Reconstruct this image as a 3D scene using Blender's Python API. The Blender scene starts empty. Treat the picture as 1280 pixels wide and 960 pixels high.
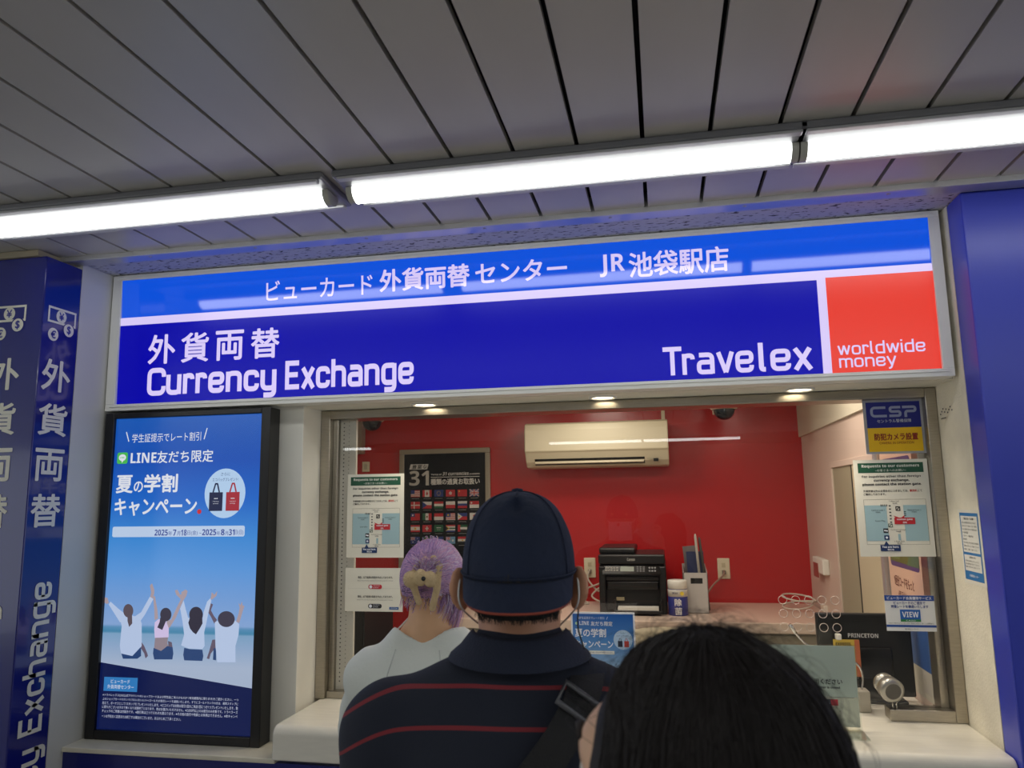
import bpy, math, random
import numpy as np
from mathutils import Vector, Matrix, noise

random.seed(7); RNG = np.random.default_rng(7)
SC = bpy.context.scene; COL = SC.collection
PI = math.pi

# ------------------------------------------------------------------ camera
ZC = 1.72                                     # eye height
FPX = 940.0                                   # focal length for a 1280 px wide frame
RT = Vector((0.98085154, 0.19420818, -0.01460929))
UP = Vector((0.0436695, -0.14620955, 0.9882893))
FW = Vector((-0.18979785, 0.97000307, 0.15189084))
cam_d = bpy.data.cameras.new('camera'); cam = bpy.data.objects.new('camera', cam_d); COL.objects.link(cam)
cam.matrix_world = Matrix(((RT.x, UP.x, -FW.x, 0), (RT.y, UP.y, -FW.y, 0), (RT.z, UP.z, -FW.z, ZC), (0, 0, 0, 1)))
cam_d.sensor_width = 36; cam_d.lens = 36 * FPX / 1280; cam_d.clip_start = 0.02
cam_d.dof.use_dof = True; cam_d.dof.focus_distance = 2.75; cam_d.dof.aperture_fstop = 7.0
SC.camera = cam
# ------------------------------------------------------------------ world, exposure
W = bpy.data.worlds.new('world'); SC.world = W; W.use_nodes = True
W.node_tree.nodes['Background'].inputs[0].default_value = (0.9, 0.95, 1.0, 1)
W.node_tree.nodes['Background'].inputs[1].default_value = 1.0
vs = SC.view_settings
SC.display_settings.display_device = 'sRGB'
vs.view_transform = 'Standard'; vs.look = 'None'; vs.gamma = 1; vs.use_curve_mapping = False
vs.exposure = 0.42
TUBE = 5.5            # emission of the fluorescent diffusers
DOWN = 5.0            # downlights under the sign, watts
INSIDE = 4.6         # lamps in the booth ceiling, watts
SIGN = 0.66           # back light of the sign
SCREEN = 0.60         # brightness of the advertising screen

def ray(x, y): return RT * ((x - 640) / FPX) - UP * ((y - 480) / FPX) + FW
def at(x, y, Y):
    d = ray(x, y); d = d * (Y / d.y); return Vector((d.x, Y, d.z + ZC))
def atx(x, y, X):
    d = ray(x, y); d = d * (X / d.x); return Vector((X, d.y, d.z + ZC))
def atz(x, y, Z):
    d = ray(x, y); d = d * ((Z - ZC) / d.z); return Vector((d.x, d.y, Z))

# ------------------------------------------------------------------ materials
def lin(c):
    f = lambda v: v / 12.92 if v <= .04045 else ((v + .055) / 1.055) ** 2.4
    return tuple(f(v / 255) for v in c) + (1,)
MATS = {}
def mat(name, rgb, rough=.5, metal=0, spec=.5, es=0, ergb=None, var=0, scale=8, bump=0, bscale=40, stretch=None, coat=0, alpha=1):
    if name in MATS: return MATS[name]
    m = bpy.data.materials.new(name); m.use_nodes = True; nt = m.node_tree; p = nt.nodes['Principled BSDF']
    p.inputs['Base Color'].default_value = lin(rgb); p.inputs['Roughness'].default_value = rough
    p.inputs['Metallic'].default_value = metal; p.inputs['Specular IOR Level'].default_value = spec
    p.inputs['Coat Weight'].default_value = coat; p.inputs['Alpha'].default_value = alpha
    if es:
        p.inputs['Emission Color'].default_value = lin(ergb or rgb); p.inputs['Emission Strength'].default_value = es
    if var or bump:
        tc = nt.nodes.new('ShaderNodeTexCoord'); mp = nt.nodes.new('ShaderNodeMapping')
        nt.links.new(tc.outputs['Object'], mp.inputs[0])
        if stretch: mp.inputs['Scale'].default_value = stretch
    if var:
        n = nt.nodes.new('ShaderNodeTexNoise'); n.inputs['Scale'].default_value = scale; n.inputs['Detail'].default_value = 6
        nt.links.new(mp.outputs[0], n.inputs['Vector'])
        r = nt.nodes.new('ShaderNodeValToRGB'); nt.links.new(n.outputs['Fac'], r.inputs[0])
        c = lin(rgb)
        r.color_ramp.elements[0].position = .3; r.color_ramp.elements[1].position = .7
        r.color_ramp.elements[0].color = tuple(max(0, v * (1 - var)) for v in c[:3]) + (1,)
        r.color_ramp.elements[1].color = tuple(min(1, v * (1 + var)) for v in c[:3]) + (1,)
        nt.links.new(r.outputs[0], p.inputs['Base Color'])
    if bump:
        n = nt.nodes.new('ShaderNodeTexNoise'); n.inputs['Scale'].default_value = bscale; n.inputs['Detail'].default_value = 4
        nt.links.new(mp.outputs[0], n.inputs['Vector'])
        b = nt.nodes.new('ShaderNodeBump'); b.inputs['Strength'].default_value = bump; b.inputs['Distance'].default_value = .01
        nt.links.new(n.outputs['Fac'], b.inputs['Height']); nt.links.new(b.outputs[0], p.inputs['Normal'])
    MATS[name] = m; return m
def pm(rgb, es=0, rough=.55):
    k = 'print_%02x%02x%02x_%d_%d' % (*[int(v) for v in rgb], int(es * 100), int(rough * 100))
    if k in MATS: return MATS[k]
    if es:
        dk = tuple(v * .35 for v in rgb); return mat(k, dk, rough, es=es, ergb=rgb)
    return mat(k, rgb, rough)

def glass_mat(name, tint=(1, 1, 1), rough=0.0):
    m = bpy.data.materials.new(name); m.use_nodes = True; nt = m.node_tree; N = nt.nodes; N.clear()
    out = N.new('ShaderNodeOutputMaterial'); mx = N.new('ShaderNodeMixShader'); tr = N.new('ShaderNodeBsdfTransparent')
    gl = N.new('ShaderNodeBsdfGlossy'); gl.inputs['Roughness'].default_value = rough
    tr.inputs[0].default_value = (*tint, 1)
    geo = N.new('ShaderNodeNewGeometry'); ior = N.new('ShaderNodeMapRange'); fr = N.new('ShaderNodeFresnel')
    ior.inputs['To Min'].default_value = 1.5; ior.inputs['To Max'].default_value = 1 / 1.5
    nt.links.new(geo.outputs['Backfacing'], ior.inputs['Value']); nt.links.new(ior.outputs[0], fr.inputs['IOR'])
    nt.links.new(fr.outputs[0], mx.inputs[0]); nt.links.new(tr.outputs[0], mx.inputs[1]); nt.links.new(gl.outputs[0], mx.inputs[2])
    nt.links.new(mx.outputs[0], out.inputs[0]); MATS[name] = m; return m

M_white = mat('white_paint', (226, 224, 214), .45, var=.05, scale=3)
M_frame = mat('sign_frame_white', (238, 238, 232), .35)
M_grey = mat('grey_painted_steel', (194, 194, 188), .4, var=.04, scale=2)
M_panel = mat('white_wall_panel', (226, 224, 214), .4, var=.05, scale=2.5)
M_beige = mat('beige_wallpaper', (226, 220, 202), .8, var=.10, scale=7, bump=.25, bscale=120)
M_counter = mat('counter_white', (226, 222, 210), .22, var=.04, scale=10, stretch=(1, 6, 6))
M_ledge = mat('ledge_cream', (214, 208, 190), .35, var=.08, scale=12)
M_blue = mat('blue_film', (20, 27, 112), .16, coat=.3)
M_blueR = mat('blue_panel', (58, 70, 186), .3)
M_apron = mat('apron_blue', (18, 26, 108), .3)
M_steel = mat('brushed_steel', (176, 170, 158), .28, metal=1, var=.08, scale=30, stretch=(1, 1, 12))
M_alu = mat('aluminium', (190, 190, 192), .35, metal=.6)
M_ceil = mat('ceiling_panel', (182, 180, 174), .33, spec=.6, var=.03, scale=1.5, stretch=(4, .6, 1))
M_dark = mat('dark_gap', (14, 14, 15), .8)
M_floor = mat('floor_tile', (176, 172, 162), .45, var=.1, scale=6)
M_red = mat('red_wall', (178, 26, 28), .25, var=.03, scale=2)
M_pinkwall = mat('interior_wall_cladding', (208, 186, 172), .5, var=.03, scale=3)
M_intwhite = mat('interior_wall_white', (206, 198, 178), .6)
M_black = mat('black_plastic', (18, 18, 20), .38)
M_blackgloss = mat('black_gloss', (14, 14, 16), .18)
M_bezel = mat('bezel_black', (20, 20, 22), .3)
M_cream = mat('cream_plastic', (214, 205, 178), .4)
M_chrome = mat('chrome', (205, 205, 205), .16, metal=1)
M_skin = mat('skin', (198, 150, 120), .55, var=.06, scale=20)
M_skin2 = mat('skin_light', (212, 170, 140), .55, var=.05, scale=20)
M_glass = glass_mat('window_glass'); M_acryl = glass_mat('clear_acrylic', (.95, .97, .95))

# soffit board with dark fissures
def soffit_mat():
    m = mat('mineral_board', (196, 196, 196), .9); nt = m.node_tree; p = nt.nodes['Principled BSDF']
    tc = nt.nodes.new('ShaderNodeTexCoord'); mp = nt.nodes.new('ShaderNodeMapping'); mp.inputs['Scale'].default_value = (38, 95, 60)
    n = nt.nodes.new('ShaderNodeTexNoise'); n.inputs['Scale'].default_value = 1; n.inputs['Detail'].default_value = 3
    r = nt.nodes.new('ShaderNodeValToRGB'); r.color_ramp.elements[0].position = .36; r.color_ramp.elements[1].position = .42
    r.color_ramp.elements[0].color = lin((70, 70, 72)); r.color_ramp.elements[1].color = lin((196, 196, 196))
    nt.links.new(tc.outputs['Object'], mp.inputs[0]); nt.links.new(mp.outputs[0], n.inputs['Vector'])
    nt.links.new(n.outputs['Fac'], r.inputs[0]); nt.links.new(r.outputs[0], p.inputs['Base Color']); return m
M_soffit = soffit_mat()

# ------------------------------------------------------------------ mesh builder
def linkobj(name, me, mats, parent=None, smooth=False, bevel=0, seg=2):
    for m in (mats if isinstance(mats, (list, tuple)) else [mats]): me.materials.append(m)
    if smooth: me.polygons.foreach_set('use_smooth', [True] * len(me.polygons))
    o = bpy.data.objects.new(name, me); COL.objects.link(o)
    if parent: o.parent = parent
    if bevel:
        b = o.modifiers.new('bevel', 'BEVEL'); b.width = bevel; b.segments = seg; b.limit_method = 'ANGLE'; b.angle_limit = math.radians(40)
    return o
def origin_of(p):
    v = Vector((0, 0, 0))
    while p: v = v + p.location; p = p.parent
    return v
class MB:
    def __init__(s): s.v = []; s.f = []; s.m = []
    def add(s, vs, fs, m=0):
        b = len(s.v); s.v += [tuple(v) for v in vs]
        for f in fs: s.f.append(tuple(b + i for i in f)); s.m.append(m)
        return s
    def box(s, x0, x1, y0, y1, z0, z1, m=0):
        vs = [(x, y, z) for z in (z0, z1) for y in (y0, y1) for x in (x0, x1)]
        return s.add(vs, [(0, 2, 3, 1), (4, 5, 7, 6), (0, 1, 5, 4), (2, 6, 7, 3), (0, 4, 6, 2), (1, 3, 7, 5)], m)
    def tube(s, pts, r, n=8, m=0, cap=True):
        pts = [Vector(p) for p in pts]; rs = r if isinstance(r, (list, tuple)) else [r] * len(pts)
        base = len(s.v); prev = None
        for i, p in enumerate(pts):
            t = (pts[min(i + 1, len(pts) - 1)] - pts[max(i - 1, 0)]).normalized()
            if prev is None:
                a = Vector((0, 0, 1)) if abs(t.z) < .9 else Vector((1, 0, 0)); u = t.cross(a).normalized()
            else: u = (prev - t * prev.dot(t)).normalized()
            prev = u; w = t.cross(u)
            for k in range(n):
                a = 2 * PI * k / n; s.v.append(tuple(p + (u * math.cos(a) + w * math.sin(a)) * rs[i]))
        for i in range(len(pts) - 1):
            for k in range(n):
                s.f.append((base + i * n + k, base + i * n + (k + 1) % n, base + (i + 1) * n + (k + 1) % n, base + (i + 1) * n + k)); s.m.append(m)
        if cap:
            s.f.append(tuple(base + k for k in reversed(range(n)))); s.m.append(m)
            s.f.append(tuple(base + (len(pts) - 1) * n + k for k in range(n))); s.m.append(m)
        return s
    def lathe(s, prof, c, ax=(0, 0, 1), n=28, m=0):
        """prof: list of (r, h) along axis from c"""
        ax = Vector(ax).normalized(); pts = [Vector(c) + ax * h for r, h in prof]
        a = Vector((0, 0, 1)) if abs(ax.z) < .9 else Vector((1, 0, 0)); u = ax.cross(a).normalized(); w = ax.cross(u)
        base = len(s.v)
        for (r, h), p in zip(prof, pts):
            for k in range(n):
                t = 2 * PI * k / n; s.v.append(tuple(p + (u * math.cos(t) + w * math.sin(t)) * max(r, 1e-5)))
        for i in range(len(prof) - 1):
            for k in range(n):
                s.f.append((base + i * n + k, base + i * n + (k + 1) % n, base + (i + 1) * n + (k + 1) % n, base + (i + 1) * n + k)); s.m.append(m)
        return s
    def prism_x(s, prof, x0, x1, m=0):
        """prof: (y, z) outline extruded along x"""
        n = len(prof); vs = [(x0, y, z) for y, z in prof] + [(x1, y, z) for y, z in prof]
        fs = [(i, (i + 1) % n, n + (i + 1) % n, n + i) for i in range(n)] + [tuple(reversed(range(n))), tuple(range(n, 2 * n))]
        return s.add(vs, fs, m)
    def build(s, name, mats, parent=None, smooth=False, bevel=0, seg=2, off=None):
        o = off if off is not None else origin_of(parent)
        me = bpy.data.meshes.new(name); me.from_pydata([(v[0] - o[0], v[1] - o[1], v[2] - o[2]) for v in s.v], [], s.f)
        me.polygons.foreach_set('material_index', s.m); me.update()
        return linkobj(name, me, mats, parent, smooth, bevel, seg)

def thing(name, label, cat, loc=(0, 0, 0), group=None):
    o = bpy.data.objects.new(name, None); COL.objects.link(o); o.location = loc; o.empty_display_size = .05
    return tag(o, label, cat, group)
def tag(o, label=None, cat=None, group=None, kind=None):
    if label: o['label'] = label
    if cat: o['category'] = cat
    if group: o['group'] = group
    if kind: o['kind'] = kind
    return o
def struct(o): o['kind'] = 'structure'; return o
def copy_tree(o, parent=None):
    c = o.copy(); COL.objects.link(c)
    if parent: c.parent = parent
    for ch in list(o.children): copy_tree(ch, c)
    return c

# ------------------------------------------------------------------ lettering
_TX = {}
def _sans(up, lo, dg):                       # plain sans-serif letter forms for roman text and figures
    m = {65 + i: chr(up + i) for i in range(26)}; m.update({97 + i: chr(lo + i) for i in range(26)}); m.update({48 + i: chr(dg + i) for i in range(10)}); return m
SANS, SANS_B = _sans(0x1D5A0, 0x1D5BA, 0x1D7E2), _sans(0x1D5D4, 0x1D5EE, 0x1D7EC)
def font_mesh(body):
    if body not in _TX:
        cu = bpy.data.curves.new('t', 'FONT'); cu.body = body; cu.resolution_u = 3
        ob = bpy.data.objects.new('t', cu); me = bpy.data.meshes.new_from_object(ob)
        v = np.empty(len(me.vertices) * 3); me.vertices.foreach_get('co', v); v = v.reshape(-1, 3)[:, :2]
        f = [tuple(p.vertices) for p in me.polygons]
        bpy.data.objects.remove(ob); bpy.data.curves.remove(cu); bpy.data.meshes.remove(me)
        _TX[body] = (v, f)
    return _TX[body]

def fillet(pts, r, n=6):
    """polyline with rounded interior corners"""
    out = [np.array(pts[0], float)]
    for i in range(1, len(pts) - 1):
        a, b, c = (np.array(pts[j], float) for j in (i - 1, i, i + 1))
        rr = r if len(pts[i]) < 3 else pts[i][2]
        a, b, c = a[:2], b[:2], c[:2]
        la, lc = np.linalg.norm(a - b), np.linalg.norm(c - b); d = min(rr, la * .5 if i > 1 else la, lc * .5 if i < len(pts) - 2 else lc)
        p, q = b + (a - b) / la * d, b + (c - b) / lc * d
        for k in range(n + 1):
            t = k / n; e = .55    # superelliptic corner
            out.append(((1 - t) ** 2 * p + 2 * t * (1 - t) * (b * 1.12 - .06 * (p + q)) + t * t * q))
    out.append(np.array(pts[-1], float)[:2]); out[0] = out[0][:2]
    return out
X_ = .70    # x height
GL = {  # glyph: (advance, [ (polyline, radius) ... ]) on stroke centrelines, cap height 1
 'C': (.84, [([(.74, .70), (.74, 1), (0, 1), (0, 0), (.74, 0), (.74, .30)], .27)]),
 'E': (.74, [([(.64, 1), (0, 1), (0, 0), (.66, 0)], .0), ([(0, .51), (.58, .51)], 0)]),
 'T': (.72, [([(-.08, 1), (.74, 1)], 0), ([(.33, 1), (.33, -.08)], 0)]),
 'u': (.72, [([(0, X_ + .08), (0, 0), (.56, 0), (.56, .2)], .26), ([(.56, X_ + .08), (.56, -.08)], 0)]),
 'r': (.5, [([(0, -.08), (0, X_ + .08)], 0), ([(0, .4), (0, X_), (.36, X_), (.36, X_ - .16)], .2)]),
 'e': (.74, [([(0, X_ * .5), (.58, X_ * .5), (.58, X_), (0, X_), (0, 0), (.58, 0), (.58, .2)], .24)]),
 'n': (.74, [([(0, -.08), (0, X_ + .08)], 0), ([(0, .4), (0, X_), (.57, X_), (.57, -.08)], .24)]),
 'c': (.68, [([(.54, .48), (.54, X_), (0, X_), (0, 0), (.54, 0), (.54, .22)], .24)]),
 'y': (.72, [([(0, X_ + .08), (0, 0), (.56, 0), (.56, .2)], .26), ([(.56, X_ + .08), (.56, -.29), (.06, -.29)], .22)]),
 'Y': (.66, [([(-.04, X_ + .08), (.27, 0.02)], 0), ([(.58, X_ + .08), (.2, -.28), (.02, -.28)], .12)]),
 'x': (.66, [([(-.02, X_ + .08), (.54, -.08)], 0), ([(.54, X_ + .08), (-.02, -.08)], 0)]),
 'h': (.74, [([(0, -.08), (0, 1.08)], 0), ([(0, .4), (0, X_), (.57, X_), (.57, -.08)], .24)]),
 'a': (.74, [([(.02, X_), (.57, X_), (.57, -.08)], .22), ([(.57, .40), (0, .40), (0, 0), (.57, 0)], .18)]),
 'g': (.74, [([(.57, .6), (.57, X_), (0, X_), (0, 0), (.57, 0)], .24), ([(.57, X_ + .08), (.57, -.29), (.06, -.29)], .22)]),
 'v': (.66, [([(-.02, X_ + .08), (.27, -.05)], 0), ([(.27, -.05), (.56, X_ + .08)], 0)]),
 'l': (.2, [([(0, 1.08), (0, -.08)], 0)]),
 'L': (.32, [([(0, 1.08), (0, 0), (.16, 0)], .12)]),
 'i': (.2, [([(0, X_ + .08), (0, -.08)], 0), ([(0, 1.08), (0, .94)], 0)]),
 'o': (.74, [([(.28, X_), (.57, X_), (.57, 0), (0, 0), (0, X_), (.28, X_)], .24)]),
 'd': (.74, [([(.57, X_ * .9), (.57, X_), (0, X_), (0, 0), (.57, 0)], .24), ([(.57, 1.08), (.57, -.08)], 0)]),
 'w': (1.0, [([(-.02, X_ + .08), (.2, -.04)], 0), ([(.2, -.04), (.42, X_ + .08)], 0), ([(.42, X_ + .08), (.64, -.04)], 0), ([(.64, -.04), (.86, X_ + .08)], 0)]),
 'm': (1.08, [([(0, -.08), (0, X_ + .08)], 0), ([(0, .4), (0, X_), (.46, X_), (.46, -.08)], .2), ([(.46, .4), (.46, X_), (.92, X_), (.92, -.08)], .2)]),
 ' ': (.4, []),
}
def stroke_mesh(s, wt=.17, gap=.02):
    V = []; F = []; x = 0
    for ch in s:
        adv, strokes = GL[ch]
        for pts, r in strokes:
            P = fillet(pts, r) if r and len(pts) > 2 else [np.array(p[:2], float) for p in pts]
            P = [p for i, p in enumerate(P) if i == 0 or np.linalg.norm(p - P[i - 1]) > 1e-6]
            b = len(V)
            for i, p in enumerate(P):
                t1 = P[i] - P[i - 1] if i else P[1] - P[0]; t2 = P[i + 1] - P[i] if i < len(P) - 1 else t1
                t1 = t1 / np.linalg.norm(t1); t2 = t2 / np.linalg.norm(t2)
                n1 = np.array([-t1[1], t1[0]]); n2 = np.array([-t2[1], t2[0]]); n = n1 + n2
                n = n / max(.35, n @ n1) * (wt / 2)
                if n @ n < 1e-9: n = n1 * wt / 2
                V += [(p + n + [x, 0]), (p - n + [x, 0])]
            for i in range(len(P) - 1): F.append((b + 2 * i, b + 2 * i + 1, b + 2 * i + 3, b + 2 * i + 2))
        x += adv + wt * .55 + gap
    return np.array(V), F

class Board:
    """flat printed matter: shapes in (u, v) metres on a plane, in layers a fraction of a millimetre apart"""
    def __init__(s, o, U=(1, 0, 0), V=(0, 0, 1), step=.0004, es=0, rough=.5):
        s.o = Vector(o); s.U = Vector(U); s.V = Vector(V); s.N = s.U.cross(s.V); s.step = step; s.es = es; s.rough = rough; s.clear()
    def clear(s): s.v = []; s.f = []; s.m = []; s.mats = []; return s
    def slot(s, rgb):
        m = rgb if isinstance(rgb, bpy.types.Material) else pm(rgb, s.es, s.rough)
        if m not in s.mats: s.mats.append(m)
        return s.mats.index(m)
    def put(s, pts, faces, rgb, layer):
        b = len(s.v); k = s.slot(rgb); h = s.N * (s.step * layer)
        for u, v in pts: s.v.append(tuple(s.o + s.U * float(u) + s.V * float(v) + h))
        for f in faces: s.f.append(tuple(b + i for i in f)); s.m.append(k)
        return s
    def poly(s, pts, rgb, layer=1): return s.put(pts, [tuple(range(len(pts)))], rgb, layer)
    def rect(s, u0, v0, u1, v1, rgb, layer=1): return s.poly([(u0, v0), (u1, v0), (u1, v1), (u0, v1)], rgb, layer)
    def frame(s, u0, v0, u1, v1, t, rgb, layer=1):
        s.rect(u0, v0, u1, v0 + t, rgb, layer); s.rect(u0, v1 - t, u1, v1, rgb, layer)
        s.rect(u0, v0 + t, u0 + t, v1 - t, rgb, layer); return s.rect(u1 - t, v0 + t, u1, v1 - t, rgb, layer)
    def rrect(s, u0, v0, u1, v1, r, rgb, layer=1, n=6):
        pts = []
        for cx, cy, a0 in ((u1 - r, v1 - r, 0), (u0 + r, v1 - r, 90), (u0 + r, v0 + r, 180), (u1 - r, v0 + r, 270)):
            for k in range(n + 1):
                a = math.radians(a0 + 90 * k / n); pts.append((cx + r * math.cos(a), cy + r * math.sin(a)))
        return s.poly(pts, rgb, layer)
    def disc(s, u, v, r, rgb, layer=1, ry=None, n=36):
        return s.poly([(u + r * math.cos(2 * PI * k / n), v + (ry or r) * math.sin(2 * PI * k / n)) for k in range(n)], rgb, layer)
    def line(s, a, b, w, rgb, layer=1):
        a = np.array(a, float); b = np.array(b, float); t = (b - a) / np.linalg.norm(b - a); n = np.array([-t[1], t[0]]) * w / 2
        return s.poly([a + n, a - n, b - n, b + n], rgb, layer)
    def mesh2d(s, v, f, u0, v0, h, w, rgb, layer, align, bold=0, slant=0, basefix=None):
        lo, hi = v.min(0), v.max(0)
        if basefix: lo[1], hi[1] = basefix
        sy = h / (hi[1] - lo[1]); sx = w / (hi[0] - lo[0]) if w else sy
        p = np.stack([(v[:, 0] - lo[0]) * sx, (v[:, 1] - lo[1]) * sy], 1)
        if slant: p[:, 0] += p[:, 1] * slant
        tw = (hi[0] - lo[0]) * sx
        p[:, 0] += u0 - {'l': 0, 'c': tw / 2, 'r': tw}[align]; p[:, 1] += v0
        offs = [(0, 0)] if not bold else [(0, 0)] + [(bold * h * math.cos(k * PI / 4), bold * h * math.sin(k * PI / 4)) for k in range(8)]
        for i, (dx, dy) in enumerate(offs): s.put(p + [dx, dy], f, rgb, layer + i * .02)
        return s
    def text(s, body, u, v, h, rgb, layer=2, w=None, bold=0, align='l', slant=0):
        body = body.translate(SANS_B if bold else SANS)
        if bold and all(ord(c) > 0x1D000 or c == ' ' for c in body): bold = .004
        vv, f = font_mesh(body); return s.mesh2d(vv.copy(), f, u, v, h, w, rgb, layer, align, bold, slant)
    def stroke(s, body, u, v, h, rgb, layer=2, w=None, wt=.17, align='l', gap=.02):
        vv, f = stroke_mesh(body, wt, gap); return s.mesh2d(vv, f, u, v, h, w, rgb, layer, align, basefix=(-.08, 1.08))
    def flush(s, name, parent=None):
        o = origin_of(parent)
        me = bpy.data.meshes.new(name); me.from_pydata([(v[0] - o[0], v[1] - o[1], v[2] - o[2]) for v in s.v], [], s.f)
        me.polygons.foreach_set('material_index', s.m); me.update()
        ob = linkobj(name, me, s.mats, parent); s.clear(); return ob

# ==================================================================== SETTING
XL, XR = -2.165, 0.95                # the recess between the two pillars
YS, YP, YW = 2.60, 2.68, 2.85        # sign face, wall panel, window frame
YB, XI = 5.10, 0.89                  # booth: back wall, right wall
CE = 2.65
struct(MB().box(-9, 9, -8, 6, -.1, 0).build('floor', M_floor))
c = MB()
k0 = -52
for k in range(k0, 53):
    x0 = -.011 + .172 * k + .006
    c.box(x0, x0 + .160, -4.0, 2.37, CE, CE + .02, 0)
c.box(-9, 9, -8, 6, CE + .05, CE + .1, 1)
c.box(-9, 9, -8, -4.0, CE - .02, CE + .05, 0)
struct(c.build('ceiling', [M_ceil, M_dark]))
struct(MB().box(-9, 9, -8, -7.9, 0, CE).build('wall_back', mat('concourse_wall', (170, 166, 158), .5)))
t = MB().box(-9, 9, 2.36, 2.375, CE - .018, CE + .05).box(-9, 9, 2.375, 2.45, CE - .008, CE + .02)
for k in range(40): t.lathe([(.006, 0), (.006, .003), (0, .003)], (-4 + .43 * k, 2.41, CE - .008), (0, 0, -1), 10)
struct(t.build('trim_1', M_alu, bevel=.002))
struct(MB().box(-9, 9, 2.45, 2.70, CE - .002, CE + .03).build('trim_2', M_soffit))
struct(MB().box(-3.4, XL, 2.44, 2.98, 0, CE - .003).build('wall_left', M_grey))
struct(MB().box(XL, -1.346, YP, 2.98, 0, CE - .003).build('wall_front', M_panel, bevel=.003))
struct(MB().box(-1.346, XR, 2.665, 2.98, 2.088, CE - .003).build('trim_3', M_white))
struct(MB().box(XR, 2.4, 2.575, 2.98, 0, CE - .003).build('wall_right', M_beige))
struct(MB().box(-1.346, XR, 2.56, 2.98, 0, .86).build('wall_below_counter', M_white))
# booth shell
struct(MB().box(-2.3, XI, YB, YB + .1, 0, 2.42).build('wall_interior_back', M_red))
w = MB().box(XI, XI + .1, 2.98, YB + .1, 0, 2.09, 0).box(XI - .015, XI + .1, 2.98, YB, 2.09, 2.42, 1)
struct(w.build('wall_interior_right', [M_pinkwall, M_intwhite]))
struct(MB().box(-2.4, -2.3, 2.98, YB + .1, 0, 2.42).build('wall_interior_left', M_intwhite))
struct(MB().box(-2.4, XI + .1, 2.98, YB + .1, 2.40, 2.45).build('ceiling_interior', M_intwhite))

# blue apron and cream ledge under display and counter
struct(MB().box(XL, XR, 2.515, 2.56, 0, .845).build('baseboard_front', M_apron))
struct(MB().box(XL, -1.33, 2.505, YP, .845, .862).build('trim_4', M_ledge, bevel=.003))

# ------------------------------------------------------------------ pillars with lettering
LET = (214, 212, 200)
def pillar_board(bd, s0, zf):
    """bd plane with u to the right, s0 = u of the left edge of the text column, zf scale"""
    w = .125
    # banknote and coins
    bd.frame(s0 + .005, 2.386, s0 + .138, 2.446, .008, LET)
    bd.disc(s0 + .067, 2.416, .024, LET); bd.disc(s0 + .035, 2.343, .024, LET); bd.disc(s0 + .106, 2.372, .029, M_blue, 1.5); bd.disc(s0 + .106, 2.372, .024, LET, 2)
    bd.text('¥', s0 + .067, 2.402, .028, (24, 32, 132), 3, bold=.03, align='c')
    bd.text('€', s0 + .035, 2.329, .028, (24, 32, 132), 3, bold=.03, align='c')
    bd.text('$', s0 + .106, 2.356, .032, (24, 32, 132), 3, bold=.03, align='c')
    for ch, z in zip('外貨両替', (2.137, 1.975, 1.812, 1.650)):
        bd.text(ch, s0, z, .112, LET, 2, w=.128, bold=.022)
pl = thing('pillar', 'dark blue pillar at the left edge with white vertical lettering on two faces', 'pillar', (-2.6, 2.35, 0))
MB().box(-3.4, XL, 2.267, 2.44, 0, 2.625).build('shaft', M_blue, pl, bevel=.004)
MB().box(-3.4, XL - .03, 2.255, 2.45, 2.625, 2.648).build('top_trim', mat('tan_trim', (150, 140, 118), .5), pl)
for (o, U, name) in (((XL + .0006, 2.267, 0), (0, 1, 0), 'a'), ((-2.9, 2.2664, 0), (1, 0, 0), 'b')):
    bd = Board(o, U, rough=.4)
    s0 = .018 if name == 'a' else (-2.245 + 2.9 - .128)
    pillar_board(bd, s0, 1); bd.flush('lettering', pl)
    Uo = Vector(U); V2 = -Uo
    b2 = Board(Vector(o) + Uo * (s0 + .118) + Vector((0, 0, .42)), (0, 0, 1), tuple(V2), rough=.4)
    b2.stroke('Currency Exchange', 0, 0, .098, LET, 2, w=1.035, wt=.19); b2.flush('lettering', pl)
pr = thing('pillar', 'plain blue metal-clad pillar at the right edge of the shopfront', 'pillar', (1.5, 2.5, 0))
MB().box(XR, 2.6, 2.455, 2.575, 0, CE - .004).build('shaft', M_blueR, pr, bevel=.006)
MB().box(1.165, 1.172, 2.449, 2.46, 0, CE - .006).box(1.20, 2.6, 2.447, 2.46, 0, CE - .006).build('cover_panel', M_blueR, pr, bevel=.002)

# ------------------------------------------------------------------ ceiling lights
M_tube = mat('diffuser_lit', (250, 252, 250), .4, es=TUBE)
M_tray = mat('lamp_housing', (118, 118, 122), .35)
M_cap = mat('lamp_end_cap', (176, 176, 166), .4)
def ceiling_light(x0, yc, z, label, group, first=None):
    """x0: left end of the 1.25 m fixture"""
    if first:
        o = copy_tree(first); o.location = (x0, yc, z); o['label'] = label; return o
    L = 1.29; o = thing('ceiling_light', label, 'ceiling light', (0, 0, 0), group)
    MB().box(.004, L - .004, -.11, .11, -.022, 0).build('housing', M_tray, o, bevel=.006)
    m = MB().box(.02, L - .02, -.11, -.085, -.03, -.022).box(.02, L - .02, .085, .11, -.03, -.022); m.build('reflector_rim', mat('lamp_rim', (176, 176, 178), .4), o, bevel=.003)
    n = 20; r = .037
    arc = [(-r * math.cos(PI * k / n), -.024 - r * .92 * math.sin(PI * k / n)) for k in range(n + 1)]
    MB().prism_x(arc, .036, L - .036).build('diffuser', M_tube, o)
    arc2 = [(y * 1.06, -.022 + (zz + .022) * 1.06) for y, zz in arc]
    MB().prism_x(arc2, .018, .036).build('end_cap', M_cap, o); MB().prism_x(arc2, L - .036, L - .018).build('end_cap', M_cap, o)
    o.location = (x0, yc, z); return o
YT = 1.985; g1 = 'fluorescent ceiling lights in front of the sign'
xg1, xg2 = -.90, .392
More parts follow.
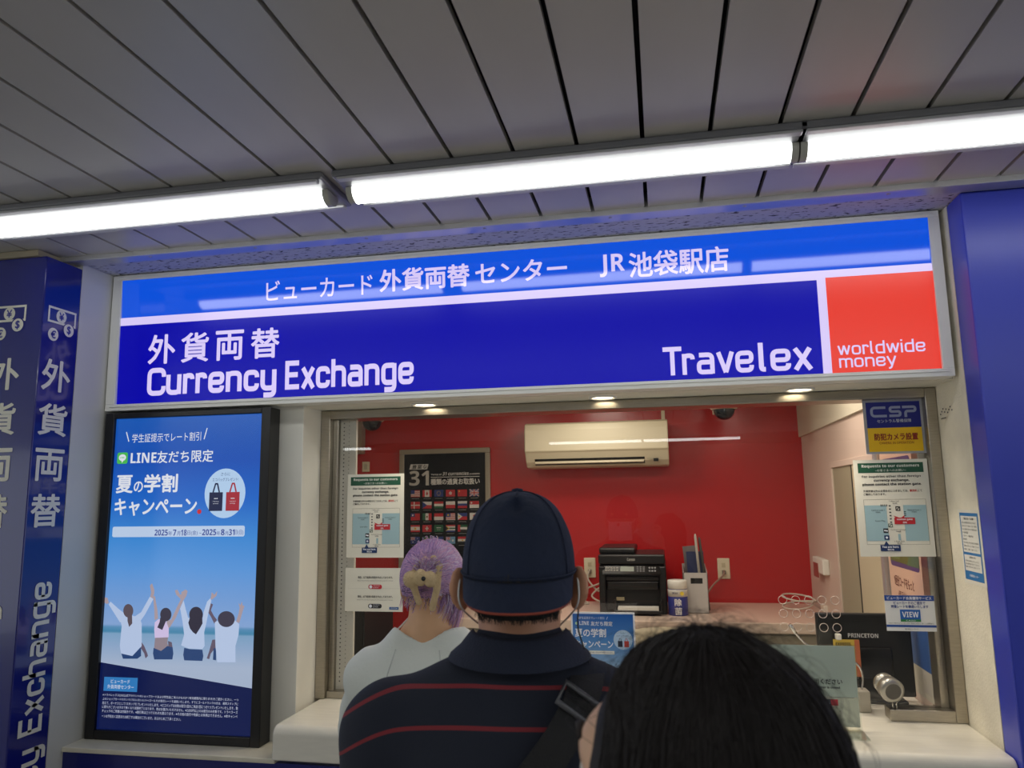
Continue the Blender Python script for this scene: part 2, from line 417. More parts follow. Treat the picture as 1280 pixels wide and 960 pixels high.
L0 = ceiling_light(-.884, YT, CE, 'lit ceiling tube light in the middle of the row, above the sign', g1)
ceiling_light(-2.195, YT, CE, 'lit ceiling tube light at the left end of the row, beyond the gap', g1, L0)
ceiling_light(.374, YT, CE, 'lit ceiling tube light at the right end of the row, butted to its neighbour', g1, L0)
for k, x in enumerate((-1.495, -.245)):
    o = ceiling_light(x, -4.3, 2.50, 'ceiling tube light of the row behind the queue, seen mirrored in the window', g1, L0); o['group'] = 'ceiling lights behind the queue'
o = ceiling_light(-5.25, -4.3, 2.50, 'ceiling tube light of the row behind the queue, seen mirrored in the window', g1, L0); o['group'] = 'ceiling lights behind the queue'
for k, yr in [(k, yr) for yr in (-.9, -.45) for k in range(-3, 4)]:  # two unseen lamp rows, added to brighten the people, walls and ceiling
    o = ceiling_light(k * 1.272 - .6, yr, CE, 'unseen tube light added as fill above the queue, behind the viewpoint', g1, L0); o['group'] = 'added fill lights above the queue'
struct(MB().box(-9, 9, -4.6, -4.02, 2.50, CE - .02).build('trim_5', M_ceil))

# ------------------------------------------------------------------ illuminated sign
sg = thing('illuminated_sign', 'large backlit blue and red currency exchange sign above the window', 'sign', (-.6, 2.64, 2.09))
x0, x1, z0, z1 = -2.16, .935, 2.09, 2.645
t = .042
fr = MB().box(x0, x1, YS, YP - .002, z0, z0 + .026).box(x0, x1, YS, YP - .002, z1 - .022, z1).box(x0, x0 + t, YS, YP - .002, z0 + .026, z1 - .022).box(x1 - .034, x1, YS, YP - .002, z0 + .026, z1 - .022)
fr.box(x0 + .02, x1 - .018, YS - .004, YS, z0 + .014, z0 + .018).box(x0 + .02, x1 - .018, YS - .004, YS, z1 - .012, z1 - .009)
fr.build('frame', M_frame, sg, bevel=.003)
LW = (222, 208, 255)
px0, px1, pz0, pz1 = x0 + t, x1 - .034, z0 + .026, z1 - .022
MB().box(px0, px1, YS + .020, YS + .05, pz0, pz1).build('light_box', pm((180, 180, 190)), sg)
bd = Board((0, YS + .0065 + .02 * 2.44, 0), V=(0, -.02, 1), es=SIGN, rough=.24)
bt = Board((0, YS + .0100 + .055 * 2.468, 0), V=(0, -.055, 1), es=SIGN, rough=.06)
bd.rect(px0, pz0, px1, 2.468, LW, 0); bd.flush('white_panel', sg)
bt.rect(px0, 2.468, px1, pz1, (14, 84, 226), 1); bt.flush('light_blue_panel', sg)
bd.rect(px0, pz0, .541, 2.436, (6, 4, 172), 1); bd.flush('dark_blue_panel', sg).data.materials[0].node_tree.nodes['Principled BSDF'].inputs['Specular IOR Level'].default_value = .22
bd.rect(.569, pz0, px1, 2.442, (236, 56, 40), 1); bd.flush('red_panel', sg)
def sgn(body, xa, xb, za, zb, bold=.015):
    (bt if za > 2.47 else bd).text(body, xa, za, zb - za, LW, 3, w=xb - xa, bold=bold)
sgn('ビューカード', -1.480, -1.043, 2.497, 2.575, .01)
sgn('外貨両替', -1.012, -.665, 2.502, 2.585, .028)
sgn('センター', -.640, -.303, 2.506, 2.582, .022)
bt.flush('lettering', sg); sgn('JR', -.184, -.096, 2.499, 2.58, .004)
sgn('池袋駅店', -.080, .259, 2.490, 2.578, .02)
bt.flush('lettering', sg)
for ch, xa, xb in (('外', -1.984, -1.868), ('貨', -1.838, -1.722), ('両', -1.688, -1.572), ('替', -1.536, -1.421)): sgn(ch, xa, xb, 2.274, 2.388, .022)
bd.flush('lettering', sg)
bd.stroke('Currency', -1.984, 2.148, .106, LW, 3, w=.556, wt=.215)
bd.stroke('Exchange', -1.392, 2.148, .106, LW, 3, w=.513, wt=.215)
bd.flush('lettering', sg)
bd.stroke('Trave', .022, 2.134, .098, LW, 3, w=.300, wt=.19)
bd.stroke('Lex', .338, 2.134, .098, LW, 3, w=.172, wt=.19)
bd.flush('lettering', sg)
bd.stroke('worLdwide', .590, 2.176, .043, LW, 3, w=.268, wt=.15)
bd.stroke('moneY', .592, 2.134, .043, LW, 3, w=.176, wt=.15)
bd.flush('lettering', sg)

# ------------------------------------------------------------------ downlights under the sign
gd = 'downlights under the sign'
DL = []
for k, (x, y, lab) in enumerate(((-.884, 2.76, 'small round recessed downlight at the left, above the lilac-haired person'), (-.2, 2.76, 'small round recessed downlight under the middle of the sign'), (.488, 2.76, 'small round recessed downlight at the right, near the camera notice'))):
    if not DL:
        o = thing('downlight', lab, 'downlight', (0, 0, 0), gd)
        MB().lathe([(.052, .006), (.052, -.004), (.044, -.006), (.040, .004)], (0, 0, 0)).build('trim_ring', M_frame, o, smooth=True)
        MB().lathe([(.040, 0), (0, 0)], (0, 0, -.001)).build('lens', mat('downlight_lens', (255, 236, 200), .4, es=9), o)
    else: o = copy_tree(DL[0])
    o.location = (x, y, 2.088); o['label'] = lab; DL.append(o)
    ld = bpy.data.lights.new('downlight_lamp', 'SPOT'); ld.energy = DOWN; ld.color = (1, .86, .66); ld.spot_size = 1.9; ld.spot_blend = .6; ld.shadow_soft_size = .03
    lo = bpy.data.objects.new('downlight_lamp', ld); COL.objects.link(lo); lo.parent = o; lo.location = (0, 0, -.012)
for x, y in ((-1.2, 3.35), (-.2, 3.35), (.5, 3.6), (-.4, 4.3)):
    ld = bpy.data.lights.new('booth_lamp', 'AREA'); ld.energy = INSIDE; ld.color = (1, .90, .76); ld.size = .25
    lo = bpy.data.objects.new('booth_lamp', ld); COL.objects.link(lo); lo.location = (x, y, 2.39)

# ------------------------------------------------------------------ window
wn = struct(thing('window_1', 'stainless framed service window of the exchange booth', 'window', (-.2, YW, .97)))
del wn['category']
MB().box(-1.345, -1.305, YW - .02, 2.95, .975, 2.086).build('jamb', M_steel, wn, bevel=.003)
MB().box(-1.305, -1.283, YW + .012, 2.95, .975, 2.06).build('inner_jamb', M_steel, wn, bevel=.003)
MB().box(.912, XR - .001, YW - .02, 2.95, .975, 2.086).build('jamb', M_steel, wn, bevel=.003)
MB().box(.885, .912, 2.88, 2.95, .975, 2.06).build('inner_jamb', M_steel, wn, bevel=.003)
MB().box(-1.305, .912, YW - .02, 2.95, 2.052, 2.086).build('head_rail', M_steel, wn, bevel=.003)
MB().box(-1.305, -.72, YW - .005, 2.92, .975, 1.0).build('sill_rail', M_steel, wn, bevel=.002)
MB().box(.712, .912, YW - .02, 2.90, .975, 1.012).build('sill_rail', M_steel, wn, bevel=.002)
m = MB().box(-1.283, -1.215, 2.885, 2.90, 1.0, 2.06, 0)
for k in range(64):
    zz = 1.03 + k * .016
    for xx in (-1.268,): m.lathe([(.0028, 0), (0, .0005)], (xx, 2.885, zz), (0, -1, 0), 8, 1)
    m.lathe([(.0018, 0), (0, .0005)], (-1.246, 2.885, zz + .006), (0, -1, 0), 6, 1)
m.build('perforated_channel', [mat('channel_white', (205, 202, 190), .4), M_dark], wn)
# glass with an opening above the counter
MB().box(-1.283, .912, 2.868, 2.876, 1.012, 2.052).build('glass_pane', M_glass, wn)
M_ring = mat('hole_rim', (205, 190, 180), .25)
for r in range(3):
    for q in range(5):
        cx, cz = .399 + q * .0435, 1.357 - r * .046
        m = MB(); pts = [(cx + .014 * math.cos(2 * PI * k / 24), 2.866, cz + .014 * math.sin(2 * PI * k / 24)) for k in range(25)]
        m.tube(pts, .0011, 6, cap=False); m.build('speaking_hole', M_ring, wn, smooth=True)

# service counter
ct = MB(); r = .03
prof = [(2.982, .864), (2.982, .974), (2.48 + r, .974)] + [(2.48 + r - r * math.sin(PI / 2 * k / 8), .974 - r + r * math.cos(PI / 2 * k / 8)) for k in range(1, 9)] + [(2.48, .864)]
tag(ct.prism_x(prof, -1.328, XR - .002).build('service_counter', M_counter, smooth=False, bevel=.006, seg=3), 'white service counter with rounded front edge below the window', 'counter')

# ------------------------------------------------------------------ digital advertising display
dp = thing('digital_display', 'tall black-framed advertising screen standing left of the window', 'display', (-1.8, 2.63, .862))
dx0, dx1, dz0, dz1 = -2.152, -1.44, .8625, 2.080
sx0, sx1, sz0, sz1 = -2.112, -1.478, .896, 2.058
m = MB().box(dx0, sx0, 2.598, 2.672, dz0, dz1).box(sx1, dx1, 2.598, 2.672, dz0, dz1).box(sx0, sx1, 2.598, 2.672, dz0, sz0).box(sx0, sx1, 2.598, 2.672, sz1, dz1)
m.build('bezel', M_bezel, dp, bevel=.003)
MB().box(sx0, sx1, 2.612, 2.67, sz0, sz1).build('backing', M_black, dp)

def screen_mat():
    m = bpy.data.materials.new('screen_picture'); m.use_nodes = True; nt = m.node_tree; p = nt.nodes['Principled BSDF']
    p.inputs['Base Color'].default_value = (.01, .01, .012, 1); p.inputs['Roughness'].default_value = .22
    tc = nt.nodes.new('ShaderNodeTexCoord'); sp = nt.nodes.new('ShaderNodeSeparateXYZ'); r = nt.nodes.new('ShaderNodeValToRGB')
    nt.links.new(tc.outputs['Generated'], sp.inputs[0]); nt.links.new(sp.outputs['Z'], r.inputs[0])
    stops = [(0, (170, 184, 208)), (.20, (176, 192, 218)), (.26, (150, 178, 214)), (.297, (132, 172, 208)), (.302, (70, 140, 178)), (.318, (96, 152, 196)), (.325, (142, 176, 226)),
             (.40, (124, 168, 228)), (.50, (96, 160, 232)), (.60, (66, 146, 226)), (.72, (30, 108, 210)), (.85, (18, 84, 190)), (1, (18, 92, 190))]
    cr = r.color_ramp
    while len(cr.elements) < len(stops): cr.elements.new(.5)
    for e, (q, cc) in zip(cr.elements, stops): e.position = q; e.color = lin(cc)
    nt.links.new(r.outputs[0], p.inputs['Emission Color']); p.inputs['Emission Strength'].default_value = SCREEN; return m
bd = Board((0, 2.6118, 0), es=SCREEN, rough=.25)
bd.rect(sx0, sz0, sx1, sz1, screen_mat(), 0); bd.flush('screen', dp)
def S(x, y):
    p = at(x, y, 2.61); return (p.x, p.z)
def srect(xa, ya, xb, yb): a = S(xa, yb); b = S(xb, ya); return a[0], a[1], b[0], b[1]
NV = (14, 26, 78); WT = (232, 236, 246)
a = S(116, 829); b = S(315, 861)
bd.poly([(sx0, sz0), (sx1, sz0), (sx1, b[1]), (sx0, a[1] + .004)], NV, 1)
bd.rect(*srect(129, 847.5, 172, 863.5), (52, 128, 196), 2)
bd.flush('navy_band', dp)
def st(body, xa, yb, xb, yt, rgb=WT, bold=0, layer=4, slant=0):
    p = S(xa, yb); q = S(xb, yb); q2 = S((xa + xb) / 2, yt); pm_ = S((xa + xb) / 2, yb)
    bd.text(body, p[0], (p[1] + q[1]) / 2, q2[1] - pm_[1], rgb, layer, w=q[0] - p[0], bold=bold, slant=slant)
st('学生証提示でレート割引', 165, 552, 251, 541)
bd.line(S(158, 540), S(161, 552), .004, WT, 4); bd.line(S(259, 535), S(255, 549), .004, WT, 4)
bd.flush('lettering', dp); st('LINE', 163, 578.5, 195, 566, bold=.03)
st('友だち限定', 196, 578, 266, 563, bold=.012)
bd.flush('lettering', dp); st('夏', 145, 616, 165, 594.5, bold=.025); st('の', 167, 615, 178, 602, bold=.02); st('学割', 180, 615, 221, 593, bold=.03)
bd.flush('lettering', dp); st('キャンペーン', 143, 644, 245, 623, bold=.025)
bd.flush('lettering', dp)
c = S(249, 639.5); bd.disc(c[0], c[1], .009, (206, 40, 50), 4); bd.flush('red_dot', dp)
a, b_ = S(146, 580), S(160, 566)
bd.rrect(a[0], a[1], b_[0], b_[1] + .002, .008, (76, 190, 84), 4)
cx, cz = (a[0] + b_[0]) / 2, (a[1] + b_[1]) / 2
bd.disc(cx, cz + .003, .016, WT, 5, ry=.013); bd.poly([(cx - .004, cz - .006), (cx + .006, cz - .008), (cx - .001, cz - .018)], WT, 5)
bd.text('LINE', cx, cz, .006, (76, 190, 84), 6, align='c', bold=.03); bd.flush('chat_app_icon', dp)
c = S(281, 616.5); bd.disc(c[0], c[1], .085, (184, 214, 246), 3, ry=.093)
bd.text('さらに', c[0], c[1] + .066, .012, (30, 50, 110), 4, align='c'); bd.text('エコバッグプレゼント!', c[0], c[1] + .045, .013, (30, 50, 110), 4, w=.108, align='c')
bd.flush('round_badge', dp)
for u, col, hc in ((-.036, (26, 34, 72), (26, 34, 72)), (.034, (168, 44, 58), (168, 44, 58))):
    u += c[0]; v = c[1]
    bd.rect(u - .028, v - .066, u + .028, v + .004, col, 5)
    for dx in (-1, 1): bd.line((u + dx * .013, v + .004), (u + dx * .004, v + .036), .006, hc, 5)
    bd.line((u - .006, v + .036), (u + .006, v + .036), .006, hc, 5)
    bd.text('◆◆◆', u, v - .022, .005, WT, 6, align='c'); bd.text('travel money', u, v - .033, .005, WT, 6, align='c', w=.026); bd.text('exchange', u, v - .041, .005, WT, 6, align='c', w=.022)
    bd.flush('shopping_bag_picture', dp)
a = S(140, 671.5); b_ = S(306, 657)
bd.rrect(a[0], a[1], b_[0], b_[1], .007, (196, 216, 244), 3)
st('2025', 193, 669.5, 209.5, 662, (44, 64, 150), .03); st('年', 210, 669.5, 215, 664, (44, 64, 150)); st('7', 216, 669.5, 220, 662, (44, 64, 150), .03); st('月', 221, 669.5, 225, 664, (44, 64, 150))
st('18', 226, 669.5, 233, 662, (44, 64, 150), .03); st('日(金) ~', 234, 669.5, 251.5, 663, (44, 64, 150)); st('2025', 252.5, 669, 270, 661.5, (44, 64, 150), .03); st('年', 270.5, 669, 275, 664, (44, 64, 150))
st('8', 276, 669, 280.5, 661.5, (44, 64, 150), .03); st('月', 281, 669, 285, 664, (44, 64, 150)); st('31', 286, 669, 293, 661.5, (44, 64, 150), .03); st('日(日)', 293.5, 669, 306 - 2, 662.5, (44, 64, 150))
bd.flush('date_bar', dp)
# four seated beach figures, seen from behind (the picture on the screen)
FIGS = [
 [('skin', [(50, 185), (60, 170), (90, 175), (102, 215), (85, 225), (55, 205)]), ('skin', [(440, 65), (448, 60), (465, 110), (465, 140), (450, 188), (432, 172), (440, 130), (430, 78)]),
  ('shirt', [(100, 228), (115, 205), (175, 260), (240, 310), (240, 370), (190, 370)]), ('shirt', [(300, 330), (360, 290), (430, 165), (458, 185), (390, 310), (340, 380)]),
  ('leg', [(365, 530), (385, 560), (410, 620), (415, 640), (395, 660), (385, 620), (360, 580)]), ('jean', [(200, 615), (280, 620), (360, 555), (360, 640), (330, 662), (215, 662)]),
  ('shirt', [(190, 330), (240, 300), (300, 320), (345, 330), (365, 380), (365, 560), (290, 640), (200, 620), (190, 560), (205, 400)]),
  ('hair1', 'E', (258, 278, 40, 54)), ('hair1', [(252, 300), (288, 300), (290, 380), (265, 408), (252, 360)])],
 [('skin', [(455, 165), (470, 160), (490, 270), (495, 340), (467, 355), (465, 270)]), ('skin', [(565, 360), (600, 350), (660, 220), (690, 165), (680, 130), (715, 108), (732, 120), (722, 160), (695, 200), (640, 330), (590, 410), (565, 430)]),
  ('midr', [(472, 490), (575, 485), (570, 540), (595, 590), (520, 610), (463, 585)]), ('leg', [(575, 520), (605, 530), (612, 575), (580, 570)]),
  ('jean', [(460, 575), (520, 600), (570, 560), (612, 570), (618, 620), (610, 668), (465, 668), (455, 620)]),
  ('pink', [(470, 370), (500, 345), (560, 360), (582, 420), (580, 490), (470, 495), (465, 430)]), ('hair2', 'E', (558, 308, 45, 54)), ('hair2', [(515, 330), (560, 360), (530, 432), (490, 412), (508, 370)])],
 [('skin', [(630, 115), (650, 110), (672, 150), (690, 140), (690, 230), (672, 180), (640, 150)]), ('skin', [(915, 182), (925, 130), (945, 150), (970, 120), (962, 160), (925, 190)]),
  ('shirt', [(672, 260), (700, 195), (715, 260), (740, 350), (690, 360)]), ('shirt', [(860, 290), (888, 205), (915, 178), (922, 200), (897, 300), (880, 385), (845, 380)]),
  ('jean', [(705, 575), (750, 585), (850, 590), (858, 640), (850, 680), (705, 675), (697, 630)]),
  ('shirt', [(690, 350), (740, 335), (850, 365), (880, 385), (865, 450), (868, 560), (850, 585), (740, 580), (680, 555), (705, 470)]),
  ('hair3', 'E', (800, 310, 55, 64)), ('hair3', [(738, 375), (752, 330), (850, 330), (852, 380), (830, 420), (800, 467), (775, 450), (752, 420)])],
 [('leg', [(900, 270), (918, 275), (942, 320), (967, 352), (945, 382), (920, 330), (895, 290)]), ('leg', [(902, 275), (912, 215), (935, 228), (916, 280)]),
  ('skin', [(1120, 365), (1140, 300), (1148, 255), (1140, 215), (1155, 235), (1166, 203), (1172, 235), (1187, 240), (1175, 275), (1162, 320), (1145, 378)]),
  ('leg', [(930, 510), (958, 508), (958, 570), (918, 620), (905, 665), (885, 660), (905, 600)]), ('jean', [(940, 580), (960, 575), (960, 675), (935, 670)]),
  ('shirt', [(950, 370), (1000, 345), (1110, 355), (1145, 385), (1140, 470), (1115, 560), (1115, 690), (970, 690), (955, 560)]), ('hair4', 'E', (1042, 345, 68, 64))],
]
FC = dict(skin=(176, 160, 168), leg=(104, 92, 112), shirt=(190, 208, 240), jean=(44, 72, 122), hair1=(96, 84, 92), hair2=(58, 54, 72), hair3=(50, 46, 64), hair4=(66, 62, 80), midr=(150, 136, 146), pink=(216, 200, 238))
def figures(bd, fmap, parent, only=4, gain=1):
    for fg in FIGS[:only]:
        for i, sh in enumerate(fg):
            col = tuple(min(255, v * gain) for v in FC[sh[0]])
            if sh[1] == 'E':
                cx, cy, rx, ry = sh[2]; pts = [(cx + rx * math.cos(-2 * PI * k / 24), cy + ry * math.sin(-2 * PI * k / 24)) for k in range(24)]
            else: pts = sh[1]
            q = [fmap(*p) for p in pts]
            ar = sum(q[k - 1][0] * q[k][1] - q[k][0] * q[k - 1][1] for k in range(len(q)))
            if ar < 0: q.reverse()
            bd.poly(q, col, 2 + i * .3)
        bd.flush('beach_figure_picture', parent)
figures(bd, lambda X, Y: S(120 + X / 6.4, 720 + Y / 6.4), dp)
st('ビューカード', 138.5, 854.3, 162, 849.3); st('外貨両替センター', 134, 861.3, 167, 856); bd.flush('lettering', dp)
fine = ['※トラベレックスLINE公式アカウントのショップカードおよび学生証(ご本人のものかつ有効期限内に限ります)をご提示ください。一つ',
        '上のショップカードのランク(ブロンズ/シルバー/ゴールド)の割引レートを適用いたします。すでにゴールドランクの方は、通常スタンプに',
        '加えて、ボーナスとして1スタンプをプレゼントいたします。※エコバッグは対象お取引1回のご来店1回につき1つプレゼントいたします。数',
        'に限りがございますので無くなり次第終了となります。色はお選びいただけません。※2,000円以上のお取引のみ対象です。トラベラーズ',
        'チェックのご両替は対象外です。※割引率は三つでそれぞれ異なります。※その他の割引や特典との併用はできません。※本キャンペ',
        'ーンは予告なく変更または終了する場合がございます。あらかじめご了承ください。']
for k, l in enumerate(fine):
    y = 873.8 + k * 5.05
    st(l, 128 - k * .25, y, (298 - k * .3) if k < 5 else 226, y - 4.0, (206, 212, 232))
bd.flush('small_print', dp)

# ------------------------------------------------------------------ notices on the glass
def sheet(name, lab, cat, o, w, h, U=(1, 0, 0), paper=(226, 224, 212), thick=.0012, group=None):
    """a sheet whose lower left corner is o; returns (root, Board in local u, v)"""
    th = thing(name, lab, cat, o, group); U = Vector(U); N = U.cross(Vector((0, 0, 1)))
    o = Vector(o); m = MB(); c = [o, o + U * w, o + U * w + Vector((0, 0, h)), o + Vector((0, 0, h))]; cb = [p - N * thick for p in c]
    m.add(c + cb, [(0, 1, 2, 3), (7, 6, 5, 4), (0, 4, 5, 1), (1, 5, 6, 2), (2, 6, 7, 3), (3, 7, 4, 0)])
    m.build('sheet', pm(paper), th)
    return th, Board(o, tuple(U))
DK = (44, 44, 46)
def request_notice(lab, o, w, h):
    th, b = sheet('request_notice', lab, 'notice', o, w, h)
    s = w / .24; H = h / .328
    b.rect(.014 * s, .283 * H, .226 * s, .317 * H, (30, 84, 62), 1); b.flush('header_band', th)
    b.text('Requests to our customers', .12 * s, .299 * H, .0125, (226, 232, 224), 3, w=.186 * s, bold=.03, align='c')
    b.text('~お客さまへのお願い~', .12 * s, .287 * H, .0085, (226, 232, 224), 3, w=.10 * s, align='c'); b.flush('lettering', th)
    for k, (l, ww) in enumerate((('For inquiries other than foreign', .19), ('currency exchange,', .114), ('please contact the station gate.', .19))):
        b.text(l, .12 * s, (.2645 - .0135 * k) * H, .0105, DK, 2, w=ww * s, bold=.03, align='c')
    b.text('外貨両替以外のお問合せにつきましては、', .026 * s, .217 * H, .0078, DK, 2, w=.145 * s, bold=.02); b.text('駅改札', .176 * s, .217 * H, .0078, (196, 40, 44), 2, w=.024 * s, bold=.03); b.text('にて', .201 * s, .217 * H, .0072, DK, 2, w=.014 * s, bold=.02)
    b.text('ご案内しております。', .026 * s, .206 * H, .0078, DK, 2, w=.072 * s, bold=.02); b.flush('lettering', th)
    b.frame(.024 * s, .040 * H, .224 * s, .192 * H, .0008, (120, 116, 100), 1)
    b.rect(.025 * s, .052 * H, .096 * s, .172 * H, (158, 190, 200), 1); b.rect(.150 * s, .052 * H, .223 * s, .172 * H, (158, 190, 200), 1)
    b.rect(.126 * s, .054 * H, .134 * s, .075 * H, (158, 190, 200), 1)
    for k in range(6): b.rect(.104 * s, (.168 - k * .011) * H, .110 * s, (.172 - k * .011) * H, (60, 66, 66), 2)
    for k in range(4): b.rect((.078 + .006 * k) * s, .168 * H, (.081 + .006 * k) * s, .175 * H, (60, 66, 66), 2); 
    for k in range(3): b.rect(.151 * s, (.148 - k * .006) * H, .157 * s, (.151 - k * .006) * H, (60, 66, 66), 2)
    b.frame(.125 * s, .153 * H, .140 * s, .168 * H, .003, (40, 40, 40), 2); b.line((.129 * s, .157 * H), (.136 * s, .164 * H), .003, (40, 40, 40), 2)
    b.rect(.080 * s, .079 * H, .096 * s, .094 * H, (30, 30, 32), 2); b.disc(.085 * s, .087 * H, .003, WT, 3); b.disc(.091 * s, .086 * H, .003, WT, 3)
    b.rect(.081 * s, .056 * H, .097 * s, .071 * H, (26, 56, 108), 2); b.disc(.089 * s, .0635 * H, .004, WT, 3)
    b.frame(.097 * s, .098 * H, .111 * s, .110 * H, .002, (60, 90, 80), 2); b.line((.099 * s, .099 * H), (.109 * s, .109 * H), .002, (60, 90, 80), 2)
    for tx, u, v, ww in (('1 West Exit', .122, .183, .032), ('西口方面', .124, .176, .014), ('Central Gate 1', .068, .153, .042), ('中央改札', .068, .146, .016), ('Central Gate 2', .184, .153, .044), ('中央改札', .184, .146, .016), ('Ticket Office', .072, .117, .032), ('Central Passage', .128, .087, .048), ('中央通路', .128, .081, .016), ('1 East Exit', .128, .048, .032), ('東口方面', .128, .042, .014)):
        b.text(tx, u * s, v * H, .0052, DK, 3, w=ww * s, align='c')
    b.flush('station_map', th)
    b.rect(.118 * s, .108 * H, .184 * s, .130 * H, (192, 38, 48), 3); b.poly([(.122 * s, .130 * H), (.134 * s, .130 * H), (.116 * s, .137 * H)], (192, 38, 48), 3); b.poly([(.140 * s, .130 * H), (.150 * s, .130 * H), (.152 * s, .138 * H)], (192, 38, 48), 3)
    b.text('station gate', .151 * s, .120 * H, .0078, WT, 5, w=.05 * s, align='c', bold=.02); b.text('改札', .151 * s, .1105 * H, .0065, WT, 5, align='c', bold=.02); b.flush('red_callout', th)
    b.rect(.066 * s, .018 * H, .130 * s, .039 * H, (24, 52, 104), 3); b.poly([(.078 * s, .039 * H), (.094 * s, .039 * H), (.086 * s, .052 * H)], (24, 52, 104), 3)
    b.text('You are here.', .098 * s, .029 * H, .0075, WT, 5, w=.054 * s, align='c', bold=.02); b.text('現在地', .098 * s, .020 * H, .0065, WT, 5, align='c', bold=.02); b.flush('blue_callout', th)
YG = 2.866
request_notice('white customer request notice with station map at the left edge of the window', (-1.241, YG, 1.502), .238, .327)
request_notice('white customer request notice with station map below the yellow camera sign', (.668, YG - .002, 1.506), .242, .334)
th, b = sheet('switch_notice', 'white landscape sheet with a red and a black pill mark, left of the lilac-haired person', 'notice', (-1.243, YG, 1.297), .238, .165)
for v, col in ((.125, (190, 40, 54)), (.052, (34, 34, 38))):
    b.text('現在、以下銘柄の取扱を中止しております。', .125, v, .0085, DK, 2, w=.144, bold=.02, align='c'); b.text('We are not currently accepting the following payment methods.', .125, v - .011, .005, (110, 110, 110), 2, w=.148, align='c')
    b.rrect(.097, v - .040, .153, v - .023, .008, col, 2); b.disc(.107, v - .0315, .0062, WT, 3); b.text('QUICK', .118, v - .030, .005, WT, 3, w=.026); b.text('pass', .118, v - .0375, .005, WT, 3, w=.02)
    b.flush('lettering', th)
b.rect(.012, .087, .226, .0876, (190, 188, 180), 1); b.rect(.184, .008, .222, .018, (28, 84, 150), 2); b.text('STATION', .203, .011, .0045, WT, 3, w=.028, align='c'); b.flush('blue_tag', th)

th, b = sheet('camera_notice', 'blue and yellow security camera notice at the top right of the window', 'notice', (.716, YG, 1.860), .200, .192, paper=(168, 170, 178))
b.rect(.010, .092, .188, .184, (12, 26, 132), 1); b.flush('blue_field', th); b.rect(.010, .008, .188, .092, (246, 200, 20), 1); b.flush('yellow_field', th)
CS = (150, 160, 198)
def cpath(pts, r):
    P = fillet(pts, r); v = []; f = []
    for i, p in enumerate(P):
        t = (P[min(i + 1, len(P) - 1)] - P[max(i - 1, 0)]); t = t / np.linalg.norm(t); n = np.array([-t[1], t[0]]) * .0045; v += [p + n, p - n]
    for i in range(len(P) - 1): f.append((2 * i, 2 * i + 1, 2 * i + 3, 2 * i + 2))
    b.put(v, f, CS, 3)
cpath([(.075, .164), (.028, .164), (.028, .134), (.078, .134)], .014)
cpath([(.124, .164), (.090, .164), (.090, .149), (.122, .149), (.122, .134), (.086, .134)], .009)
cpath([(.140, .128), (.140, .149), (.172, .149), (.172, .164), (.130, .164)], .009)
b.text('セントラル警備保障', .100, .110, .012, (196, 202, 226), 3, w=.112, align='c', bold=.01); b.flush('lettering', th)
b.text('防犯カメラ設置', .102, .048, .024, (150, 34, 26), 3, w=.142, bold=.025, align='c'); b.text('CAMERA IN OPERATION', .102, .034, .0085, (150, 34, 26), 3, w=.112, align='c'); b.flush('lettering', th)

th, b = sheet('card_notice', 'small white and blue card member notice low on the window, right side', 'notice', (.733, YG, 1.258), .157, .118, paper=(224, 226, 228))
b.rect(0, .100, .157, .118, (30, 74, 156), 1); b.text('ビューカード会員優待サービス', .0785, .104, .010, WT, 3, w=.140, align='c', bold=.02); b.flush('header_band', th)
b.text('ビューカードのご提示で', .078, .088, .010, (28, 60, 140), 2, w=.100, align='c', bold=.02); b.text('両替レートを優遇いたします', .078, .076, .010, (28, 60, 140), 2, w=.118, align='c', bold=.02)
b.text('外貨のお取引はビューカードをご利用ください。詳しくは係員まで', .078, .0235, .0045, DK, 2, w=.142, align='c'); b.rect(0, .013, .157, .0205, (30, 74, 156), 1); b.text('株式会社ビューカード', .078, .0045, .005, DK, 2, w=.042, align='c'); b.flush('lettering', th)
b.rect(.046, .031, .110, .071, (28, 96, 180), 2); b.rect(.046, .031, .110, .039, (40, 124, 66), 3); b.text('VIEW', .078, .046, .018, WT, 4, w=.052, bold=.03, align='c'); b.text('CARD', .078, .033, .004, WT, 4, w=.03, align='c'); b.flush('logo_block', th)

# notice on the beige return wall at the right
p0 = atx(1208, 730, XR - .001)
th, b = sheet('price_notice', 'narrow blue-bordered notice taped to the cream wall beside the blue pillar', 'notice', (XR - .0015, 2.74, 1.435), .172, .232, U=(0, -1, 0), paper=(222, 220, 208))
b.rect(.012, .012, .158, .222, (40, 116, 180), 1); b.flush('blue_border', th)
b.rect(.020, .098, .150, .212, (222, 222, 216), 2); b.rect(.020, .040, .150, .090, (222, 222, 216), 2); b.flush('white_field', th)
b.text('ご利用にあたってのお願い', .085, .200, .007, DK, 3, w=.085, align='c', bold=.02)
rows = ['お客さまの外貨両替のお取引にあたり次の点にご', '注意くださいますようお願いいたします。両替後の', '払戻しはお受けできませんので金額をお確かめ', '本人確認書類', 'パスポート・運転免許証', '取扱時間', '午前十時から午後七時まで年中無休', '混雑時はお待ちいただく場合がございます', '釣銭のご用意にご協力ください']
for k, l in enumerate(rows): b.text(l, .026, .188 - k * .0105, .0062, (70, 70, 72), 3, w=min(.118, .0075 * len(l)))
b.text('お問合せ先', .085, .080, .006, DK, 3, w=.05, align='c', bold=.02)
for k, l in enumerate(('窓口係員または駅改札までお申し付けください', '受付は営業時間内に限らせていただきます', '通話料はお客さまのご負担となります')): b.text(l, .026, .068 - k * .009, .0058, (70, 70, 72), 3, w=.108)
b.text('外貨両替センター', .085, .022, .008, WT, 3, w=.07, align='c', bold=.02); b.flush('lettering', th)
